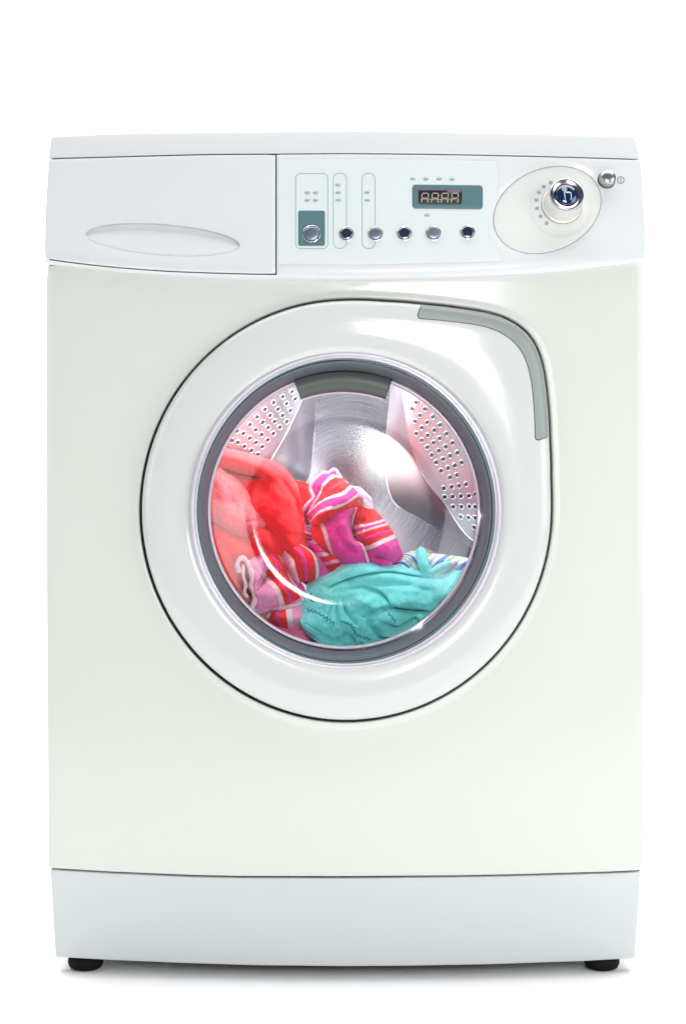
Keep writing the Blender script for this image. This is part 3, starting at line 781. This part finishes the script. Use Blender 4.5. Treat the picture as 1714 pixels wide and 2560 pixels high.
# perforations: a dished rim with a dark hole, on the wall's own surface
def bvh(o):
    me = o.data; return BVHTree.FromPolygons([v.co.copy() for v in me.vertices], [tuple(p.vertices) for p in me.polygons])
def cast(tree, px, py):
    c = Vector((0, -DC, ZC)); d = (P(px, py, .1)-c).normalized()
    h = tree.ray_cast(c, d); return h[0], h[1]
def ring_mesh():
    n = 20; V = []; F = []
    pr_ = [(1.25, 0), (1.12, .22), (.98, .34), (.84, .22), (.74, -.05), (.68, -.3)]
    for r, h in pr_:
        for i in range(n): a = 2*PI*i/n; V.append((r*math.cos(a), r*math.sin(a), h))
    k = len(pr_)
    for q in range(k-1):
        for i in range(n): j = (i+1) % n; F.append((q*n+i, q*n+j, (q+1)*n+j, (q+1)*n+i))
    ix = [0]*len(F)
    b = len(V)
    for i in range(n): a = 2*PI*i/n; V.append((.72*math.cos(a), .72*math.sin(a), .02))
    F.append(tuple(range(b, b+n))); ix.append(1)
    me = bpy.data.meshes.new('perforation'); me.from_pydata(V, [], F); me.materials.append(M['hole_rim']); me.materials.append(M['hole'])
    me.polygons.foreach_set('material_index', ix); me.polygons.foreach_set('use_smooth', [True]*len(F)); me.update()
    return me
pm = ring_mesh()
LH = [(960, 425), (988, 488), (878, 470), (912, 532), (945, 592), (798, 522), (836, 580), (876, 636), (914, 692), (720, 583), (766, 637), (806, 690), (852, 741), (650, 650), (700, 697), (748, 746), (795, 798), (587, 718), (637, 765), (689, 808), (743, 855), (526, 797), (584, 838), (639, 877), (695, 914), (478, 877), (537, 912), (598, 948), (654, 984), (425, 860), (470, 775)]
RH = [(643, 520), (605, 577), (720, 580), (676, 635), (632, 690), (790, 650), (741, 697), (692, 746), (641, 798), (855, 721), (802, 767), (744, 813), (692, 858), (912, 800), (852, 840), (796, 880), (740, 920), (965, 881), (904, 916), (842, 952), (780, 990), (1008, 968), (943, 996), (881, 1026), (820, 1055), (1045, 1056), (985, 1082), (925, 1105), (862, 1130), (1004, 1168), (942, 1188), (887, 1284), (956, 1272), (1023, 1262), (895, 1362), (966, 1360), (1039, 1355), (1110, 1352), (970, 1450), (1043, 1450), (1114, 1448), (1165, 1450), (1037, 1540), (1108, 1547), (1165, 1548), (1155, 1632), (1085, 1250), (1170, 1335)]
for pts, ox, oy, wl in ((LH, 460, 860, wl_l), (RH, 860, 860, wl_r)):
    tree = bvh(wl)
    for hx, hy in pts:
        px, py = ox+hx/3.5636, oy+hy/3.5636
        loc, no = cast(tree, px, py)
        if loc is None: continue
        if no.y > 0: no = -no
        o = bpy.data.objects.new('perforation', pm); C.objects.link(o); o.parent = DRM
        o.matrix_local = Matrix.Translation(-dc) @ frame_at(loc+no*.0003, no) @ Matrix.Diagonal((.0027, .0027, .0027, 1))

# children of the machine's Empty keep their world coordinates
for o in list(WM.children):
    o.location = Vector(o.location)-Vector(WM.location) if o is not DRM else o.location

# ------------------------------------------------------------------ laundry
def seg_dist(px, py, poly):
    best = (1e9, 0, 0)
    for i in range(len(poly)-1):
        ax, ay = poly[i]; bx, by = poly[i+1]; dx, dy = bx-ax, by-ay; L = dx*dx+dy*dy+1e-9
        t = min(max(((px-ax)*dx+(py-ay)*dy)/L, 0), 1); qx, qy = ax+dx*t, ay+dy*t
        d = math.hypot(px-qx, py-qy)
        if d < best[0]:
            s = dx*(py-qy)-dy*(px-qx); best = (d, 1 if s > 0 else -1, (i+t)/(len(poly)-1))
    return best
def crease(poly, depth, wd, side=0, soft=None):
    """a fold line: cloth sinks by depth at the line and recovers over wd px; side limits it to one side with a steep other"""
    poly = [tuple(q) for q in curve_pts(poly, max(8, len(poly)*5))]
    xs = [p[0] for p in poly]; ys = [p[1] for p in poly]; m_ = wd*3
    bb = (min(xs)-m_, max(xs)+m_, min(ys)-m_, max(ys)+m_)
    def f(px, py):
        if not (bb[0] < px < bb[1] and bb[2] < py < bb[3]): return 0.0
        d, s, t = seg_dist(px, py, poly)
        e = min(1, min(t, 1-t)*5+.0)
        w_ = wd if (side == 0 or s == side) else wd*.22
        return depth*e*math.exp(-(d/w_)**2)
    return f
def cloth(name, patches, m, parent=None, folds=(), wrinkle=1.2, step=2.4, thick=.0012, seed=0):
    """patches: (rows of (px, py, mm behind the glass), material index). Several patches join into one cloth."""
    V = []; F = []; UV = []; IX = []
    for pi_, (rows, mi) in enumerate(patches):
        w_ = max(math.dist(r[0][:2], r[-1][:2])+0 for r in rows); w2 = max(sum(math.dist(r[i][:2], r[i+1][:2]) for i in range(len(r)-1)) for r in rows)
        h2 = max(sum(math.dist(rows[i][j][:2], rows[i+1][j][:2]) for i in range(len(rows)-1)) for j in (0, len(rows[0])-1))
        nu = max(8, int(w2/step)); nv = max(8, int(h2/step))
        g = grid_patch(rows, nu, nv); b = len(V)
        for i, r in enumerate(g):
            for j, q in enumerate(r):
                px, py, h = q
                h += wrinkle*3*(mnoise.noise(Vector((px/26, py/26, seed+pi_*3.1))))+wrinkle*1.2*mnoise.noise(Vector((px/9, py/9, seed+5+pi_)))
                for f in folds: h += f(px, py)
                h = max(h, 3.5)
                V.append(P(px, py, bowl(px, py)+h*.001)); UV.append((j/(nu-1), i/(nv-1)))
        q = quads(nu, nv, b); F += q; IX += [mi]*len(q)
    me = bpy.data.meshes.new(name); me.from_pydata([tuple(v) for v in V], [], F); me.update()
    ul = me.uv_layers.new(name='weave')
    li = np.zeros(len(me.loops), dtype=np.int32); me.loops.foreach_get('vertex_index', li)
    ul.data.foreach_set('uv', np.array(UV)[li].ravel())
    o = link(name, me, m, parent); me.polygons.foreach_set('material_index', IX)
    s = o.modifiers.new('thickness', 'SOLIDIFY'); s.thickness = thick; s.offset = 0
    return o
def tag(o, label, cat, group=None):
    o['label'] = label; o['category'] = cat
    if group: o['group'] = group
def on_cloth(tree, pts, off=.0006, n=None):
    out = []
    for q in (curve_pts(pts, n) if n else pts):
        loc, no = cast(tree, q[0], q[1])
        if loc is not None: out.append(loc+Vector((0, -off, 0)))
    return out

# red fleece garment
P1 = [[(540, 1118, 70), (600, 1130, 70), (665, 1148, 72), (712, 1174, 78), (742, 1212, 85)],
      [(535, 1126, 40), (600, 1138, 42), (662, 1158, 48), (708, 1186, 58), (744, 1226, 66)],
      [(530, 1140, 22), (598, 1156, 24), (650, 1174, 30), (702, 1206, 44), (751, 1250, 60)],
      [(522, 1166, 44), (590, 1184, 52), (640, 1194, 52), (694, 1228, 42), (756, 1280, 58)],
      [(520, 1200, 42), (590, 1225, 40), (650, 1245, 34), (707, 1270, 34), (760, 1310, 58)],
      [(520, 1240, 40), (600, 1265, 40), (665, 1290, 32), (717, 1315, 30), (764, 1345, 60)],
      [(540, 1300, 60), (640, 1310, 58), (685, 1338, 44), (727, 1365, 34), (768, 1385, 68)],
      [(600, 1360, 90), (680, 1370, 85), (718, 1390, 62), (742, 1400, 56), (772, 1412, 80)]]
P1b = [[(728, 1200, 104), (760, 1206, 100), (778, 1218, 112)], [(732, 1240, 92), (766, 1242, 92), (784, 1262, 110)], [(738, 1300, 92), (766, 1300, 96), (778, 1330, 110)]]
P3 = [[(512, 1158, 50), (540, 1165, 46), (562, 1183, 48)], [(510, 1168, 28), (548, 1180, 24), (590, 1198, 46)], [(510, 1190, 18), (562, 1206, 14), (608, 1217, 42)], [(508, 1225, 11), (572, 1246, 8), (634, 1255, 38)],
      [(508, 1262, 13), (582, 1287, 8), (661, 1308, 38)], [(510, 1284, 26), (576, 1312, 16), (650, 1322, 38)], [(512, 1296, 46), (572, 1326, 36), (628, 1340, 46)], [(520, 1304, 60), (565, 1334, 58), (605, 1352, 60)]]
P4 = [[(506, 1284, 50), (560, 1316, 50), (610, 1346, 48), (640, 1322, 40), (660, 1309, 52)], [(503, 1300, 30), (560, 1332, 30), (612, 1360, 34), (650, 1335, 24), (674, 1322, 44)], [(503, 1322, 20), (562, 1352, 16), (614, 1376, 24), (660, 1356, 20), (694, 1342, 42)],
      [(512, 1352, 13), (566, 1386, 10), (614, 1402, 30), (666, 1384, 26), (718, 1368, 48)], [(526, 1400, 14), (576, 1420, 22), (625, 1430, 46), (680, 1425, 56), (732, 1402, 66)],
      [(548, 1450, 20), (590, 1465, 38), (635, 1475, 60), (680, 1470, 66), (722, 1460, 70)], [(575, 1495, 34), (610, 1505, 50), (650, 1515, 66), (690, 1515, 70), (722, 1510, 74)]]
fol = [crease([(552, 1166), (600, 1184), (660, 1194)], 16, 9, 1), crease([(690, 1190), (730, 1240), (748, 1300)], 5, 8), crease([(660, 1200), (700, 1240), (740, 1262)], -6, 14),
       crease([(566, 1200), (576, 1240), (574, 1270)], 5, 12), crease([(600, 1310), (640, 1300), (655, 1280)], 4, 7), crease([(600, 1352), (640, 1372), (690, 1400)], 6, 10), crease([(540, 1340), (580, 1400), (610, 1440)], 6, 12)]
o = cloth('red_fleece_garment', [(P1, 0), (P1b, 0), (P4, 0)], [M['red_fleece']], None, fol, .7, 2.6, .002, 1)
tag(o, 'bright red fleece garment heaped against the left side of the porthole glass', 'garment')
o2 = cloth('hazed_fleece_flap', [(P3, 0)], [M['hazed_fleece']], None, fol, 1.3, 2.4, .002, 4)
tag(o2, 'fuzzy fleece flap with glass haze painted in as coral pink, lying over the bright red fleece', 'garment')

# pink and red striped knits
def st(n_, seq, **k): return stripes(n_, seq, **k)
mA1 = st('striped_knit_fan', [(0, W_), (.04, Mg), (.20, W_), (.26, R_), (.34, lin('#f03a5c')), (.37, R_), (.465, W_), (.525, Mg), (.715, W_), (.78, R_)], ribs=60)
mA2 = st('striped_knit_fold', [(0, R_), (.20, W_), (.275, Mg), (.955, W_)], ribs=46)
mA3 = st('striped_knit_side', [(0, W_), (.07, Pk_haze), (.12, W_), (.20, R_), (.335, W_), (.365, Mg), (.425, W_), (.46, R_), (.525, Mg), (.56, R_), (.635, W_), (.685, Mg)], ribs=34)
mA4 = st('striped_knit_tail', [(0, W_), (.14, Mg), (.36, W_), (.48, R_), (.68, Pk_haze), (.80, R_)], ribs=22)
A1 = [[(753, 1302, 78), (764, 1263, 64), (782, 1242, 60), (778, 1212, 62), (805, 1186, 62), (842, 1177, 66)],
      [(762, 1306, 72), (784, 1264, 50), (800, 1240, 44), (811, 1215, 42), (832, 1195, 42), (850, 1196, 52)],
      [(768, 1287, 62), (790, 1266, 38), (808, 1253, 30), (830, 1244, 26), (856, 1237, 28), (878, 1217, 42)],
      [(778, 1304, 58), (792, 1286, 34), (815, 1274, 26), (842, 1266, 22), (869, 1253, 24), (893, 1237, 40)],
      [(783, 1316, 58), (795, 1312, 38), (809, 1304, 32), (830, 1289, 28), (857, 1279, 30), (890, 1270, 44)]]
A2 = [[(781, 1310, 60), (780, 1328, 54), (784, 1346, 48), (806, 1366, 44), (830, 1388, 50)],
      [(805, 1305, 40), (815, 1330, 30), (823, 1356, 27), (831, 1380, 34), (844, 1396, 42)],
      [(838, 1285, 27), (842, 1320, 18), (848, 1352, 14), (858, 1384, 18), (864, 1414, 30)],
      [(868, 1274, 26), (866, 1305, 20), (872, 1342, 14), (884, 1376, 12), (893, 1414, 24)],
      [(891, 1268, 44), (880, 1318, 50), (884, 1350, 34), (906, 1364, 26), (922, 1404, 32)]]
A3 = [[(880, 1216, 62), (900, 1221, 56), (926, 1245, 66)], [(893, 1236, 48), (912, 1248, 40), (930, 1260, 58)], [(894, 1262, 46), (914, 1274, 38), (936, 1277, 56)],
      [(884, 1313, 52), (920, 1310, 28), (958, 1299, 52)], [(885, 1338, 48), (925, 1323, 26), (967, 1311, 50)], [(895, 1352, 42), (935, 1341, 24), (978, 1327, 50)],
      [(914, 1372, 38), (948, 1359, 24), (986, 1341, 50)], [(919, 1392, 36), (958, 1382, 22), (998, 1368, 52)], [(922, 1412, 42), (960, 1410, 30), (1005, 1388, 58)], [(925, 1432, 62), (960, 1432, 60), (1000, 1412, 72)]]
A4 = [[(779, 1350, 64), (792, 1353, 58), (804, 1360, 58)], [(780, 1362, 55), (798, 1368, 44), (814, 1374, 50)], [(793, 1384, 50), (808, 1384, 40), (828, 1388, 46)],
      [(803, 1398, 50), (830, 1396, 36), (862, 1397, 42)], [(815, 1414, 50), (838, 1407, 36), (868, 1401, 42)], [(832, 1432, 54), (852, 1427, 42), (872, 1410, 46)]]
A5 = [[(768, 1314, 72), (783, 1314, 66)], [(762, 1326, 60), (780, 1330, 56)], [(766, 1338, 62), (780, 1342, 60)], [(776, 1350, 72), (782, 1352, 68)]]
folA = [crease([(884, 1268), (874, 1310), (884, 1340), (884, 1360)], 16, 6), crease([(842, 1300), (850, 1345), (878, 1372), (900, 1385)], 6, 8), crease([(892, 1245), (905, 1260), (900, 1290)], 9, 6),
        crease([(925, 1270), (915, 1300), (900, 1312)], 6, 6), crease([(930, 1392), (965, 1398), (985, 1412)], 9, 6), crease([(790, 1300), (830, 1270), (880, 1240)], -4, 10), crease([(800, 1215), (812, 1240), (800, 1262)], 5, 7)]
KN1 = cloth('striped_knit_sock', [(A1, 0), (A2, 1), (A3, 2), (A4, 3), (A5, 3)], [mA1, mA2, mA3, mA4], None, folA, 1.1, 2.0, .0022, 11)
tag(KN1, 'pink, red and white striped knit piece standing upright in the middle of the laundry', 'garment', 'striped knits in the drum')
def ruffle(name, path, r, parent, tree=None, n=80, seed=0, h=0):
    pts = []; rad = []
    for i, q in enumerate(curve_pts(path, n)):
        pts.append(P(q[0], q[1], bowl(q[0], q[1])+q[2]*.001)); rad.append(r*(.8+.35*abs(math.sin(i*1.15+seed))+.15*math.sin(i*.31)))
    return tube(name, pts, r, M['white_knit'], parent, 10, rad=rad)
ruffle('frilled_cuff', [(754, 1303, 74), (752, 1285, 70), (765, 1265, 62), (784, 1246, 56), (776, 1222, 58), (783, 1203, 58), (799, 1189, 58), (811, 1182, 58), (818, 1186, 58), (829, 1177, 58), (839, 1176, 58), (847, 1188, 56), (851, 1197, 54)], .0020, KN1, n=110)

mB1 = st('striped_knit_hump', [(0, Pk_haze), (.20, W_), (.28, R_), (.46, Mg), (.53, R_), (.715, W_), (.79, Mg)], ribs=40)
mB2 = st('striped_knit_cuff', [(0, W_), (.06, Pk_haze), (.365, W_), (.43, R_), (.56, Mg), (.62, R_), (.775, W_), (.83, Mg)], ribs=56)
mB3 = st('striped_knit_end', [(0, R_), (.3, Mg), (.40, R_), (.6, W_), (.74, Pk_haze)], ribs=20)
mB4 = st('striped_knit_strip', [(0, Pk_haze), (.5, W_)], ribs=34)
B1 = [[(690, 1396, 52), (706, 1420, 42), (722, 1450, 40), (738, 1482, 50)], [(710, 1377, 48), (730, 1400, 30), (738, 1426, 28), (750, 1458, 40)], [(727, 1364, 48), (753, 1382, 22), (764, 1415, 14), (766, 1452, 28)],
      [(745, 1360, 50), (777, 1382, 28), (790, 1416, 24), (789, 1456, 38)], [(768, 1372, 62), (796, 1394, 48), (815, 1426, 50), (806, 1455, 60)]]
B2 = [[(617, 1406, 26), (628, 1430, 20), (632, 1466, 20), (636, 1502, 16), (634, 1536, 24)], [(638, 1391, 26), (650, 1424, 12), (640, 1468, 14), (652, 1500, 10), (655, 1532, 22)], [(653, 1380, 30), (668, 1410, 16), (661, 1440, 34), (692, 1474, 12), (707, 1517, 22)],
      [(672, 1377, 36), (690, 1410, 24), (694, 1440, 24), (713, 1473, 16), (729, 1504, 26)], [(690, 1381, 44), (712, 1420, 34), (723, 1446, 30), (739, 1470, 26), (752, 1494, 36)], [(705, 1394, 62), (727, 1425, 52), (742, 1445, 44), (756, 1466, 42), (766, 1487, 52)]]
B3 = [[(666, 1540, 42), (671, 1552, 38), (682, 1564, 50)], [(690, 1528, 28), (696, 1550, 20), (700, 1570, 42)], [(720, 1522, 24), (723, 1550, 16), (727, 1574, 40)], [(752, 1516, 28), (758, 1545, 20), (762, 1574, 42)]]
B4 = [[(664, 1530, 42), (700, 1510, 28), (730, 1503, 28), (752, 1492, 42)], [(667, 1546, 36), (704, 1524, 22), (732, 1517, 22), (754, 1513, 38)]]
folB = [crease([(640, 1480), (655, 1455), (668, 1432)], 14, 6, 1), crease([(700, 1400), (720, 1440), (745, 1475)], 8, 8), crease([(735, 1372), (745, 1420), (748, 1455)], 4, 9), crease([(660, 1400), (655, 1430), (645, 1450)], 4, 8), crease([(665, 1528), (710, 1512), (752, 1505)], 6, 6)]
KN2 = cloth('striped_knit_sock', [(B1, 0), (B2, 1), (B3, 2), (B4, 3)], [mB1, mB2, mB3, mB4], None, folB, 1.1, 2.0, .0022, 23)
tag(KN2, 'pink, red and white striped knit with frilled cuff at lower left of the porthole', 'garment', 'striped knits in the drum')
ruffle('frilled_cuff', [(598, 1433, 9), (592, 1412, 9), (600, 1397, 10), (611, 1398, 12), (620, 1412, 13), (627, 1430, 14), (629, 1450, 14), (627, 1464, 18), (634, 1482, 16), (637, 1500, 14), (632, 1515, 14), (626, 1530, 16), (635, 1542, 18)], .0026, KN2, n=110)
ruffle('frilled_cuff', [(607, 1412, 14), (608, 1440, 14), (614, 1462, 14), (611, 1480, 14), (618, 1494, 14)], .0018, KN2, n=50, seed=2)
dark_knit = cloth('magenta_knit_garment', [([[(775, 1340, 92), (800, 1372, 80), (840, 1420, 74), (870, 1440, 74)], [(768, 1362, 84), (790, 1395, 66), (815, 1430, 62), (840, 1455, 66)], [(760, 1385, 88), (780, 1415, 76), (800, 1450, 70), (815, 1470, 74)]], 0)],
                  [st('magenta_rib', [(0, Mg), (.9, lin('#d02a8a'))], ribs=40)], None, [], 1.4, 2.4, .002, 31)
tag(dark_knit, 'plain magenta ribbed knit tucked in the gap between the two striped knits', 'garment')
pk = cloth('pink_garment', [([[(690, 1566, 46), (735, 1568, 40), (785, 1580, 44)], [(705, 1586, 34), (750, 1590, 26), (800, 1600, 36)], [(735, 1608, 34), (785, 1618, 28), (835, 1622, 44)], [(745, 1625, 44), (800, 1634, 40), (850, 1634, 50)]], 0)], [M['pink_cloth']], None, [], 1.4, 3, .002, 41)
tag(pk, 'plain pink cloth showing at the very bottom of the porthole, left of the turquoise underwear', 'garment')
mp_ = bpy.data.materials.new('patterned_cloth'); mp_.use_nodes = True; bsdf(mp_).inputs['Roughness'].default_value = .85
tcx = nd(mp_, 'ShaderNodeTexCoord'); vo = nd(mp_, 'ShaderNodeTexVoronoi'); vo.inputs['Scale'].default_value = 95; lk(mp_, tcx.outputs['Object'], vo.inputs['Vector'])
sx_ = nd(mp_, 'ShaderNodeSeparateColor'); lk(mp_, vo.outputs['Color'], sx_.inputs[0])
crp = nd(mp_, 'ShaderNodeValToRGB'); crp.color_ramp.interpolation = 'CONSTANT'; el = crp.color_ramp.elements
el[0].color = (*lin('#d8a58c'), 1); el[1].position = .35; el[1].color = (*lin('#b9a390'), 1)
for p_, c_ in ((.55, '#c98c78'), (.7, '#7fb39a'), (.85, '#8c8f9c'), (.94, '#e05a78')): e = el.new(p_); e.color = (*lin(c_), 1)
lk(mp_, sx_.outputs[0], crp.inputs[0]); lk(mp_, crp.outputs[0], bsdf(mp_).inputs['Base Color'])
pt = cloth('patterned_garment', [([[(545, 1430, 60), (590, 1445, 58), (640, 1480, 54)], [(565, 1470, 36), (600, 1490, 34), (645, 1520, 36)], [(600, 1520, 28), (630, 1532, 30), (672, 1545, 42)], [(640, 1565, 28), (665, 1568, 32), (700, 1575, 48)], [(690, 1598, 32), (705, 1592, 38), (730, 1595, 52)]], 0)], [mp_], None, [], 1.5, 3, .002, 51)
tag(pt, 'beige cloth with coloured print peeking out along the lower left rim of the glass', 'garment')

# turquoise underwear
T = [[(770, 1456, 36), (832, 1429, 36), (864, 1402, 38), (884, 1395, 36), (940, 1409, 36), (1006, 1417, 42), (1090, 1439, 46), (1166, 1414, 44)],
     [(766, 1470, 26), (830, 1445, 20), (862, 1425, 18), (886, 1416, 18), (942, 1424, 20), (1008, 1433, 26), (1086, 1452, 30), (1160, 1432, 36)],
     [(762, 1488, 22), (828, 1466, 14), (858, 1450, 13), (886, 1443, 13), (945, 1448, 15), (1010, 1458, 18), (1084, 1474, 22), (1146, 1456, 30)],
     [(754, 1512, 22), (822, 1497, 11), (855, 1488, 10), (888, 1482, 10), (950, 1490, 12), (1015, 1500, 12), (1076, 1508, 15), (1124, 1490, 24)],
     [(756, 1534, 21), (815, 1530, 10), (850, 1528, 8), (885, 1526, 8), (950, 1530, 11), (1008, 1536, 13), (1056, 1540, 17), (1088, 1529, 26)],
     [(750, 1554, 18), (808, 1568, 10), (845, 1572, 9), (880, 1574, 10), (940, 1578, 12), (988, 1576, 14), (1030, 1568, 18), (1062, 1553, 28)],
     [(766, 1580, 22), (806, 1596, 16), (840, 1606, 16), (872, 1608, 18), (930, 1604, 20), (980, 1594, 22), (1018, 1580, 24), (1050, 1565, 32)],
     [(774, 1590, 34), (810, 1612, 28), (850, 1625, 28), (890, 1622, 30), (935, 1618, 32), (978, 1604, 34), (1012, 1588, 34), (1045, 1573, 40)]]
T2 = [[(749, 1552, 14), (772, 1566, 10), (800, 1581, 8), (826, 1591, 7), (848, 1592, 7), (868, 1589, 9), (882, 1604, 10)], [(756, 1566, 10), (780, 1582, 5), (805, 1596, 4), (830, 1606, 4), (852, 1608, 4), (870, 1605, 6), (884, 1610, 8)],
      [(770, 1586, 18), (788, 1600, 12), (806, 1612, 10), (832, 1622, 10), (855, 1627, 10), (874, 1620, 14), (888, 1612, 18)]]
T3 = [[(932, 1550, 12), (950, 1550, 8), (975, 1559, 6), (998, 1561, 6), (1020, 1548, 7), (1040, 1541, 10)], [(930, 1566, 10), (950, 1568, 5), (975, 1574, 4), (1000, 1576, 4), (1022, 1568, 6), (1044, 1556, 9)],
      [(944, 1590, 12), (960, 1592, 8), (980, 1592, 7), (1002, 1586, 8), (1022, 1578, 10), (1044, 1566, 14)]]
folT = [crease([(813, 1472), (839, 1458), (885, 1441), (930, 1432), (979, 1429), (1040, 1440), (1090, 1450)], 12, 6, 1),
        crease([(845, 1450), (880, 1452), (940, 1458), (1000, 1462), (1060, 1474), (1100, 1478)], 6, 9, 0),
        crease([(850, 1476), (900, 1464), (950, 1480), (972, 1505), (982, 1530)], 9, 9, 1),
        crease([(1000, 1480), (1060, 1468), (1095, 1480), (1085, 1510)], -6, 12),
        crease([(853, 1500), (862, 1530), (880, 1555), (896, 1570)], 7, 8, -1),
        crease([(845, 1488), (840, 1520), (843, 1555), (842, 1572)], 5, 5), crease([(834, 1500), (822, 1540), (806, 1570)], 3, 4),
        crease([(978, 1514), (1000, 1520), (1040, 1524), (1085, 1528)], 15, 8, 1),
        crease([(900, 1542), (940, 1524), (978, 1518), (1000, 1518)], 8, 6, 1),
        crease([(937, 1548), (965, 1557), (990, 1565), (1012, 1556), (1034, 1544), (1046, 1552), (1044, 1566)], 13, 9, 1),
        crease([(926, 1548), (925, 1566), (938, 1582), (932, 1594)], 8, 9, 0),
        crease([(752, 1556), (790, 1574), (824, 1593), (850, 1592)], 7, 8, 1),
        crease([(850, 1592), (868, 1588), (880, 1600), (884, 1612)], 7, 8, -1),
        crease([(885, 1616), (903, 1606), (915, 1620)], 7, 8, 1),
        crease([(800, 1450), (830, 1445), (870, 1415)], -4, 10), crease([(940, 1500), (1000, 1510), (1040, 1500)], -5, 16), crease([(880, 1500), (920, 1510), (950, 1535)], -5, 14)]
TU = cloth('turquoise_underwear', [(T, 0), (T2, 0), (T3, 0)], [M['teal_cloth']], None, folT, .7, 1.8, .0016, 61)
tag(TU, 'crumpled turquoise cotton underwear with zigzag stitching at the bottom right of the glass', 'underwear')
tt = bvh(TU)
def zigzag(path, amp, per, r=.00058):
    ln = curve_pts(path, 200); L = np.cumsum([0]+[math.dist(ln[i], ln[i+1]) for i in range(199)])
    n = int(L[-1]/per); out = []
    for i in range(n+1):
        s = L[-1]*i/n; q = np.array([np.interp(s, L, [p[0] for p in ln]), np.interp(s, L, [p[1] for p in ln])])
        s2 = min(L[-1], s+2); q2 = np.array([np.interp(s2, L, [p[0] for p in ln]), np.interp(s2, L, [p[1] for p in ln])])
        s1 = max(0, s-2); q1 = np.array([np.interp(s1, L, [p[0] for p in ln]), np.interp(s1, L, [p[1] for p in ln])])
        t = (q2-q1); t /= np.linalg.norm(t)+1e-9
        out.append(tuple(q+np.array([-t[1], t[0]])*amp*(1 if i % 2 else -1)))
    return tube('zigzag_stitching', on_cloth(tt, [tuple(q) for q in dense(out, 2, False)], .0013), r, M['teal_thread'], TU, 5)
zigzag([(768, 1525), (790, 1530), (812, 1543), (836, 1560)], 4, 5)
zigzag([(850, 1552), (868, 1558), (882, 1568), (888, 1584), (905, 1592), (926, 1598)], 3.2, 4.5)
zigzag([(776, 1482), (778, 1495), (783, 1505)], 3.5, 5)
zigzag([(970, 1532), (979, 1542), (988, 1555)], 2.6, 5)
zigzag([(836, 1594), (850, 1602), (870, 1612)], 2.6, 4.5, .00022)
def hem(path, r=.0013, off=.0008):
    return tube('rolled_hem', on_cloth(tt, path, off, 60), r, M['teal_cloth'], TU, 8)
hem([(751, 1560), (760, 1574), (776, 1590), (801, 1606), (828, 1618), (853, 1621), (874, 1614), (890, 1604), (903, 1602), (914, 1612)])
hem([(826, 1591), (842, 1591), (856, 1587), (870, 1589), (880, 1600), (884, 1609)], .0008)
hem([(939, 1594), (948, 1581), (935, 1566), (931, 1553), (937, 1547), (965, 1555), (990, 1561), (1011, 1551), (1032, 1541), (1044, 1546), (1046, 1558), (1036, 1572)], .0009)

# blue and green striped swimwear behind
BL, GN, LV, YG, WT = lin('#2a86c8'), lin('#5fbf95'), lin('#cfc6dd'), lin('#b6d65a'), lin('#e9e6ee')
def swim(n_, **k): return stripes(n_, [(0, WT), (.14, BL), (.36, WT), (.46, GN), (.58, YG), (.66, WT), (.74, LV), (.88, GN), (.94, WT)], **k)
mS1 = swim('swim_stripes_left', ribs=1, jag=0, across=-1.5, repeat=1.4)
mS2 = swim('swim_stripes_right', ribs=1, jag=0, across=1.5, repeat=1.4)
Q1 = [[(984, 1410, 62), (1006, 1389, 62), (1028, 1379, 62), (1048, 1378, 62)], [(990, 1420, 50), (1012, 1402, 46), (1032, 1396, 44), (1052, 1398, 46)], [(996, 1440, 50), (1018, 1432, 48), (1038, 1430, 46), (1060, 1434, 48)]]
Q2 = [[(1050, 1382, 64), (1075, 1385, 62), (1108, 1388, 60), (1142, 1392, 56), (1182, 1398, 52)], [(1054, 1400, 48), (1082, 1404, 44), (1114, 1406, 42), (1148, 1409, 38), (1182, 1412, 40)], [(1060, 1425, 48), (1088, 1428, 46), (1118, 1432, 44), (1148, 1432, 42), (1176, 1428, 44)], [(1066, 1446, 54), (1092, 1450, 52), (1118, 1450, 50), (1146, 1444, 48), (1172, 1438, 48)]]
folS = [crease([(1148, 1402), (1132, 1425), (1115, 1445)], 10, 6), crease([(1080, 1424), (1105, 1408), (1135, 1402)], 6, 5), crease([(1040, 1390), (1020, 1420), (1012, 1440)], 4, 7)]
SW = cloth('striped_swimwear', [(Q1, 0), (Q2, 1)], [mS1, mS2], None, folS, 1.0, 2.0, .0016, 71)
tag(SW, 'blue, green and white striped swimwear with a turquoise strap behind the turquoise underwear', 'swimwear')
def strap(rows, s=0): 
    return cloth('strap', [(rows, 0)], [M['teal_cloth']], SW, [], .4, 1.8, .002, s)
strap([[(1041, 1373, 44), (1048, 1370, 38), (1057, 1371, 38), (1063, 1380, 44)], [(1042, 1392, 36), (1050, 1391, 32), (1060, 1392, 32), (1067, 1396, 38)], [(1046, 1412, 32), (1055, 1412, 28), (1065, 1412, 28), (1072, 1414, 34)], [(1053, 1432, 34), (1062, 1432, 30), (1070, 1432, 30), (1079, 1430, 36)]], 3)
strap([[(1074, 1430, 38), (1088, 1416, 32), (1108, 1407, 34), (1126, 1404, 40)], [(1078, 1434, 34), (1092, 1423, 28), (1110, 1413, 30), (1124, 1408, 38)], [(1084, 1440, 36), (1096, 1430, 32), (1110, 1420, 34), (1121, 1411, 40)]], 5)
